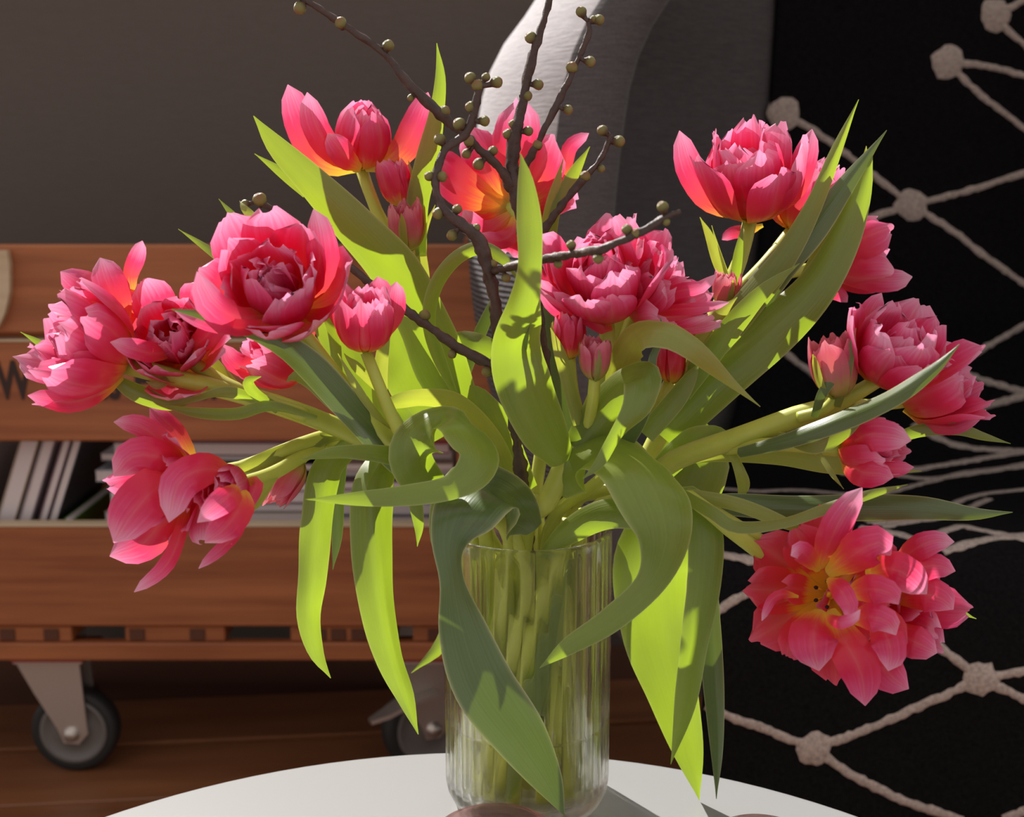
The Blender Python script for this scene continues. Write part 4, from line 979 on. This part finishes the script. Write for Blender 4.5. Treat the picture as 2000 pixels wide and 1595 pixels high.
leaf(J, [(1430, 885, -.055, 14), (1445, 920, -.06, 22), (1452, 950, -.06, 24), (1440, 978, -.06, 0)], 'leaf_pale')
leaf(J, [(1290, 920, -.03, 50), (1350, 860, -.04, 60, 30), (1400, 845, -.05, 40, 40), (1425, 850, -.05, 0)], 'leaf')
# ================================================================ K: lower right open flower
K = tulip('drooping tulip with a wide open red bloom showing its yellow centre and dark anthers')
stem(K, [[('v', 2.4, -2.4), (1230, 1005, -.06, 14), (1335, 968, -.085, 15), (1420, 1030, -.095, 15), (1520, 1105, -.085, 15), (1610, 1160, -.09, 14)],
         [(1345, 968, -.08, 12), (1460, 1040, -.085, 14), (1560, 1105, -.075, 14), (1700, 1170, -.08, 14)]])
h = flower(K, (1622, 1160, -.10), (1572, 1162, -.175), 'open', 172, 27, wf=1.05, mat='petal_open', anthers=True, label='open red bloom with yellow centre')
xpetal(h, [(1600, 1110, -.115), (1620, 1060, -.14), (1645, 1010, -.145), (1684, 952, -.14)], 82, roll=-10)
xpetal(h, [(1615, 1120, -.12), (1680, 1075, -.16), (1720, 1060, -.165), (1740, 1085, -.16)], 110)
xpetal(h, [(1560, 1165, -.13), (1530, 1160, -.14), (1508, 1170, -.14), (1488, 1212, -.14)], 26)
xpetal(h, [(1605, 1190, -.13), (1590, 1230, -.16), (1590, 1270, -.165), (1600, 1310, -.16)], 130)
xpetal(h, [(1620, 1190, -.13), (1650, 1250, -.16), (1680, 1310, -.165), (1690, 1378, -.16)], 110)
xpetal(h, [(1600, 1115, -.12), (1575, 1085, -.15), (1560, 1075, -.16), (1545, 1085, -.165)], 60)
xpetal(h, [(1615, 1130, -.15), (1640, 1150, -.19), (1660, 1185, -.195), (1655, 1215, -.19)], 58)
xpetal(h, [(1610, 1200, -.16), (1640, 1215, -.19), (1670, 1205, -.195), (1680, 1190, -.195)], 36)
h = flower(K, (1700, 1172, -.085), (1775, 1185, -.13), 'wide', 165, 28, wf=1.0, label='red bloom turned to the right')
xpetal(h, [(1740, 1110, -.10), (1790, 1070, -.12), (1830, 1055, -.12), (1864, 1058, -.12)], 70, roll=10)
xpetal(h, [(1740, 1130, -.10), (1790, 1110, -.12), (1830, 1105, -.12), (1866, 1115, -.12)], 75)
xpetal(h, [(1740, 1170, -.10), (1800, 1160, -.12), (1840, 1170, -.12), (1862, 1190, -.12)], 95)
xpetal(h, [(1730, 1220, -.10), (1780, 1250, -.12), (1810, 1265, -.12), (1830, 1275, -.12)], 90)
xpetal(h, [(1710, 1220, -.11), (1725, 1290, -.14), (1740, 1320, -.14), (1775, 1345, -.14)], 110)
xpetal(h, [(1690, 1120, -.13), (1740, 1110, -.165), (1780, 1130, -.165), (1810, 1160, -.155)], 100)
xpetal(h, [(1700, 1190, -.14), (1730, 1240, -.17), (1740, 1280, -.17), (1735, 1310, -.165)], 90)
xpetal(h, [(1650, 1160, -.15), (1700, 1150, -.185), (1740, 1160, -.185), (1755, 1180, -.18)], 80)
xpetal(h, [(1660, 1210, -.15), (1700, 1205, -.185), (1735, 1215, -.185), (1750, 1240, -.18)], 80)
leaf(K, [(1330, 990, -.06, 30), (1420, 985, -.065, 44), (1540, 990, -.07, 50, 10), (1680, 988, -.075, 54, 15), (1800, 990, -.08, 48, 10), (1900, 1003, -.08, 26), (1978, 1000, -.08, 0)], 'leaf_dark', fold=.1)
leaf(K, [(1330, 965, -.09, 24), (1390, 1000, -.11, 26), (1440, 1028, -.12, 26, 20), (1530, 1020, -.13, 24, 30), (1620, 990, -.135, 22, 20), (1700, 965, -.14, 18), (1773, 946, -.14, 0)], 'leaf')
leaf(K, [(1340, 965, -.08, 24), (1440, 985, -.09, 28), (1530, 1020, -.095, 24), (1590, 1045, -.095, 0)], 'leaf_pale')
leaf(K, [(1790, 1200, -.07, 20), (1860, 1192, -.07, 18), (1907, 1208, -.07, 0)], 'leaf')
leaf(K, [(1300, 990, -.06, 50), (1350, 980, -.08, 70, 20), (1378, 1040, -.09, 72, 10), (1375, 1140, -.09, 66), (1358, 1260, -.085, 56, 15), (1338, 1380, -.075, 42, 10), (1310, 1492, -.07, 0)], 'leaf', cup=.14)
leaf(K, [(1345, 1000, -.05, 30), (1375, 1100, -.055, 40), (1388, 1230, -.055, 46, 10), (1395, 1360, -.05, 40), (1400, 1470, -.045, 24), (1399, 1560, -.04, 0)], 'leaf_dark', fold=.2)
leaf(K, [(1060, 1085, -.03, 20), (1110, 1040, -.045, 50), (1180, 1005, -.06, 60), (1260, 1000, -.075, 56, 20), (1310, 1010, -.08, 0)], 'leaf', cup=.2)
# leaf sheaths and side stalks inside the vase, laid along the twisted bundle
def sheath(t, ang, mat):
    vs, fs, uvs = [], [], []; n, nu = 22, 4
    for i in range(n):
        f = i/(n-1); h = 0.020+0.155*f
        a = math.radians(ang); q = bundle(4.12*math.cos(a), 4.12*math.sin(a), 1-f, h) - vpt(0, 0, h)
        rad = q.normalized(); tan = Vector((-rad.y, rad.x, 0)); w = 0.0155*math.sin(math.pi*(0.12+0.8*f))
        for k in range(nu+1):
            u = 2*k/nu-1; vs.append(vpt(0, 0, h) + q + tan*(u*w/2) - rad*(0.0012*u*u)); uvs.append((k/nu, f))
    for i in range(n-1):
        for k in range(nu): a = i*(nu+1)+k; fs.append((a, a+1, a+nu+2, a+nu+1))
    mesh_obj('leaf', vs, fs, M[mat], t, uvs)
for tt, ang, mt in ((B, 220, 'leaf'), (I, 40, 'leaf'), (K, 315, 'leaf'), (E, 110, 'leaf_pale')): sheath(tt, ang, mt)
for tt, r, ang, pn in ((A, 1.65, 210, (-3.35, -.59)), (C, 1.65, 150, (-3.19, 1.16)), (D, 3.4, 278, (-1.16, -3.2)), (F, 1.65, 90, (.59, 3.35)), (J, 3.4, 14, (3.28, -.88)), (K, 3.4, 297, (2.4, -2.4))):
    nx, ny = r*math.cos(math.radians(ang)), r*math.sin(math.radians(ang)); vs, fs = [], []
    top = vpt(nx+(pn[0]-nx)*.55, ny+(pn[1]-ny)*.55, .172); join = vpt(pn[0]+(nx-pn[0])*.06, pn[1]+(ny-pn[1])*.06, .192)
    tube_geo([(*bundle(nx, ny, 1, .016), .0042), (*bundle(nx, ny, .5, .10), .0044), (*bundle(nx, ny, .2, .145), .0042), (*top, .0038), (*join, .0034)], 16, 10, vs, fs)
    mesh_obj('side_stem', vs, fs, M['stem'], tt)
# ---------------------------------------------------------------- budding twigs
def bud_mesh():
    vs, fs = [], []; n = 10
    prof = [(0.0, -1.15), (0.42, -1.05), (0.5, -0.75), (0.62, -0.6), (0.92, -0.2), (1.0, 0.2), (0.86, 0.62), (0.5, 0.95), (0.22, 1.06), (0.0, 1.1)]
    for j, (r, z) in enumerate(prof):
        for k in range(n):
            a = 2*math.pi*k/n; rr = max(r, 0.01)*(1+0.07*math.sin(3*a+j*0.9)); vs.append((rr*math.cos(a), rr*math.sin(a), z))
    for j in range(len(prof)-1):
        for k in range(n): fs.append((j*n+k, j*n+(k+1) % n, j*n+n+(k+1) % n, j*n+n+k))
    me = bpy.data.meshes.new('bud'); me.from_pydata(vs, [], fs); me.materials.append(M['bud'])
    me.polygons.foreach_set('use_smooth', [True]*len(fs)); return me
BUD = bud_mesh()
def twig(label, paths, buds):
    tw = empty('blossom_twig', vpt(0, 0, 0.012), label, 'twig', 'budding twigs in the vase')
    vs, fs = [], []; sam = []
    for p in paths:
        pa = to_path(p); pa = [(*q[:3], q[3]*0.9) for q in pa]; tube_geo(pa, 16*len(pa), 9, vs, fs, rough=0.5); sam += [Vector(s[:3]) for s in catmull(pa, 20*len(pa))]
    pegs = []
    for (px, py, r) in buds:
        d0 = ray(px, py)
        best = min(sam, key=lambda q: ((q-CAM) - d0*(q-CAM).dot(d0)).length + 0.0)
        dep = (best-CAM).dot(FWD)/d0.dot(FWD); pos = CAM + d0*dep
        ax = pos-best
        r_m = r*mpp(pos)
        if ax.length < 0.35*r_m: ax = Vector((random.uniform(-.3, .3), -0.8, 0.6))
        ax.normalize(); ax = (ax + Vector((0, -0.15, 0.25))).normalized()
        o = bpy.data.objects.new('bud', BUD); COL.objects.link(o); o.parent = tw
        o.location = pos - wloc(tw); o.scale = (r_m, r_m, r_m*1.08); o.rotation_mode = 'QUATERNION'; o.rotation_quaternion = ax.to_track_quat('Z', 'Y')
        pegs.append((best, pos - ax*(0.7*r_m), r_m))
    for p0, p1, r_m in pegs:       # short spurs that carry the buds
        if (p1-p0).length > 0.0008: tube_geo([(*p0, 0.55*r_m), (*((p0+p1)/2 - Vector((0, 0, 0.0006))), 0.42*r_m), (*p1, 0.5*r_m)], 5, 7, vs, fs, rough=0.3)
    mesh_obj('bark', vs, fs, M['bark'], tw)
    return tw
twig('dark budding twig forking low with one arm across the round pink bloom',
  [[('v', 0.0, 0.0), (1022, 960, -.03, 12), (1005, 830, -.045, 13), (982, 700, -.055, 14), (965, 580, -.06, 14), (938, 475, -.06, 16), (905, 440, -.06, 13), (868, 410, -.055, 10), (850, 355, -.05, 9), (868, 295, -.045, 9), (912, 258, -.04, 9), (928, 205, -.04, 8), (937, 165, -.04, 7)],
   [(985, 726, -.055, 9), (960, 712, -.055, 9), (900, 682, -.05, 10), (830, 632, -.04, 10), (770, 588, -.03, 9), (640, 488, -.02, 8), (560, 425, -.02, 7), (500, 390, -.02, 6)],
   [(960, 530, -.06, 9), (1000, 520, -.08, 9), (1080, 503, -.112, 9), (1130, 494, -.135, 9), (1180, 484, -.155, 9), (1250, 454, -.165, 9), (1300, 425, -.165, 9), (1330, 412, -.165, 5)]],
  [(899, 244, 13), (920, 154, 12), (933, 168, 12), (968, 161, 12), (948, 152, 9), (921, 209, 11), (944, 236, 11), (860, 274, 12), (840, 345, 10), (861, 345, 11), (858, 416, 12), (892, 410, 10), (884, 458, 11), (929, 446, 9), (960, 516, 10), (988, 541, 9),
   (1116, 480, 10), (1090, 514, 9), (1168, 503, 11), (1225, 450, 11), (1243, 456, 10), (1295, 406, 12), (1300, 432, 8), (508, 391, 14), (480, 398, 9), (828, 618, 12), (884, 690, 9), (952, 724, 11)])
twig('tall dark budding twig rising straight past the armchair edge with a long left arm',
  [[('v', 1.43, 0.82), (1098, 960, .0, 14), (1072, 800, -.005, 14), (1055, 650, -.005, 13), (1030, 480, -.005, 14), (1012, 400, -.005, 15), (1000, 310, -.005, 14), (1018, 210, -.005, 11), (1040, 110, -.005, 10), (1068, 20, -.005, 9), (1085, -60, -.005, 8)],
   [(1000, 370, -.005, 11), (980, 332, -.01, 11), (935, 290, -.015, 10), (885, 245, -.02, 10), (800, 165, -.02, 9), (750, 105, -.02, 8), (666, 45, -.02, 7), (605, 5, -.02, 6), (560, -20, -.02, 6)],
   [(1010, 345, -.005, 8), (1040, 300, -.015, 8), (1062, 255, -.02, 7), (1095, 190, -.02, 7), (1125, 125, -.02, 6), (1148, 70, -.02, 6), (1150, 40, -.02, 5)],
   [(1040, 480, -.0, 8), (1090, 410, .0, 8), (1135, 355, .0, 8), (1170, 315, .0, 7), (1190, 275, .0, 6), (1192, 262, .0, 5)]],
  [(587, 14, 13), (666, 46, 12), (757, 91, 12), (866, 219, 12), (803, 190, 7), (916, 277, 11), (912, 299, 10), (936, 319, 12), (962, 296, 10), (1038, 75, 12), (1049, 165, 11), (1027, 187, 11), (1136, 25, 11), (1158, 38, 8), (1168, 39, 11), (1151, 120, 11), (1117, 133, 12), (1108, 214, 10), (994, 263, 11), (1003, 243, 9), (1030, 256, 10), (1051, 283, 10), (1178, 256, 11), (1207, 276, 12), (1143, 345, 11), (1173, 329, 8), (1130, 950, 10), (1110, 985, 9)])
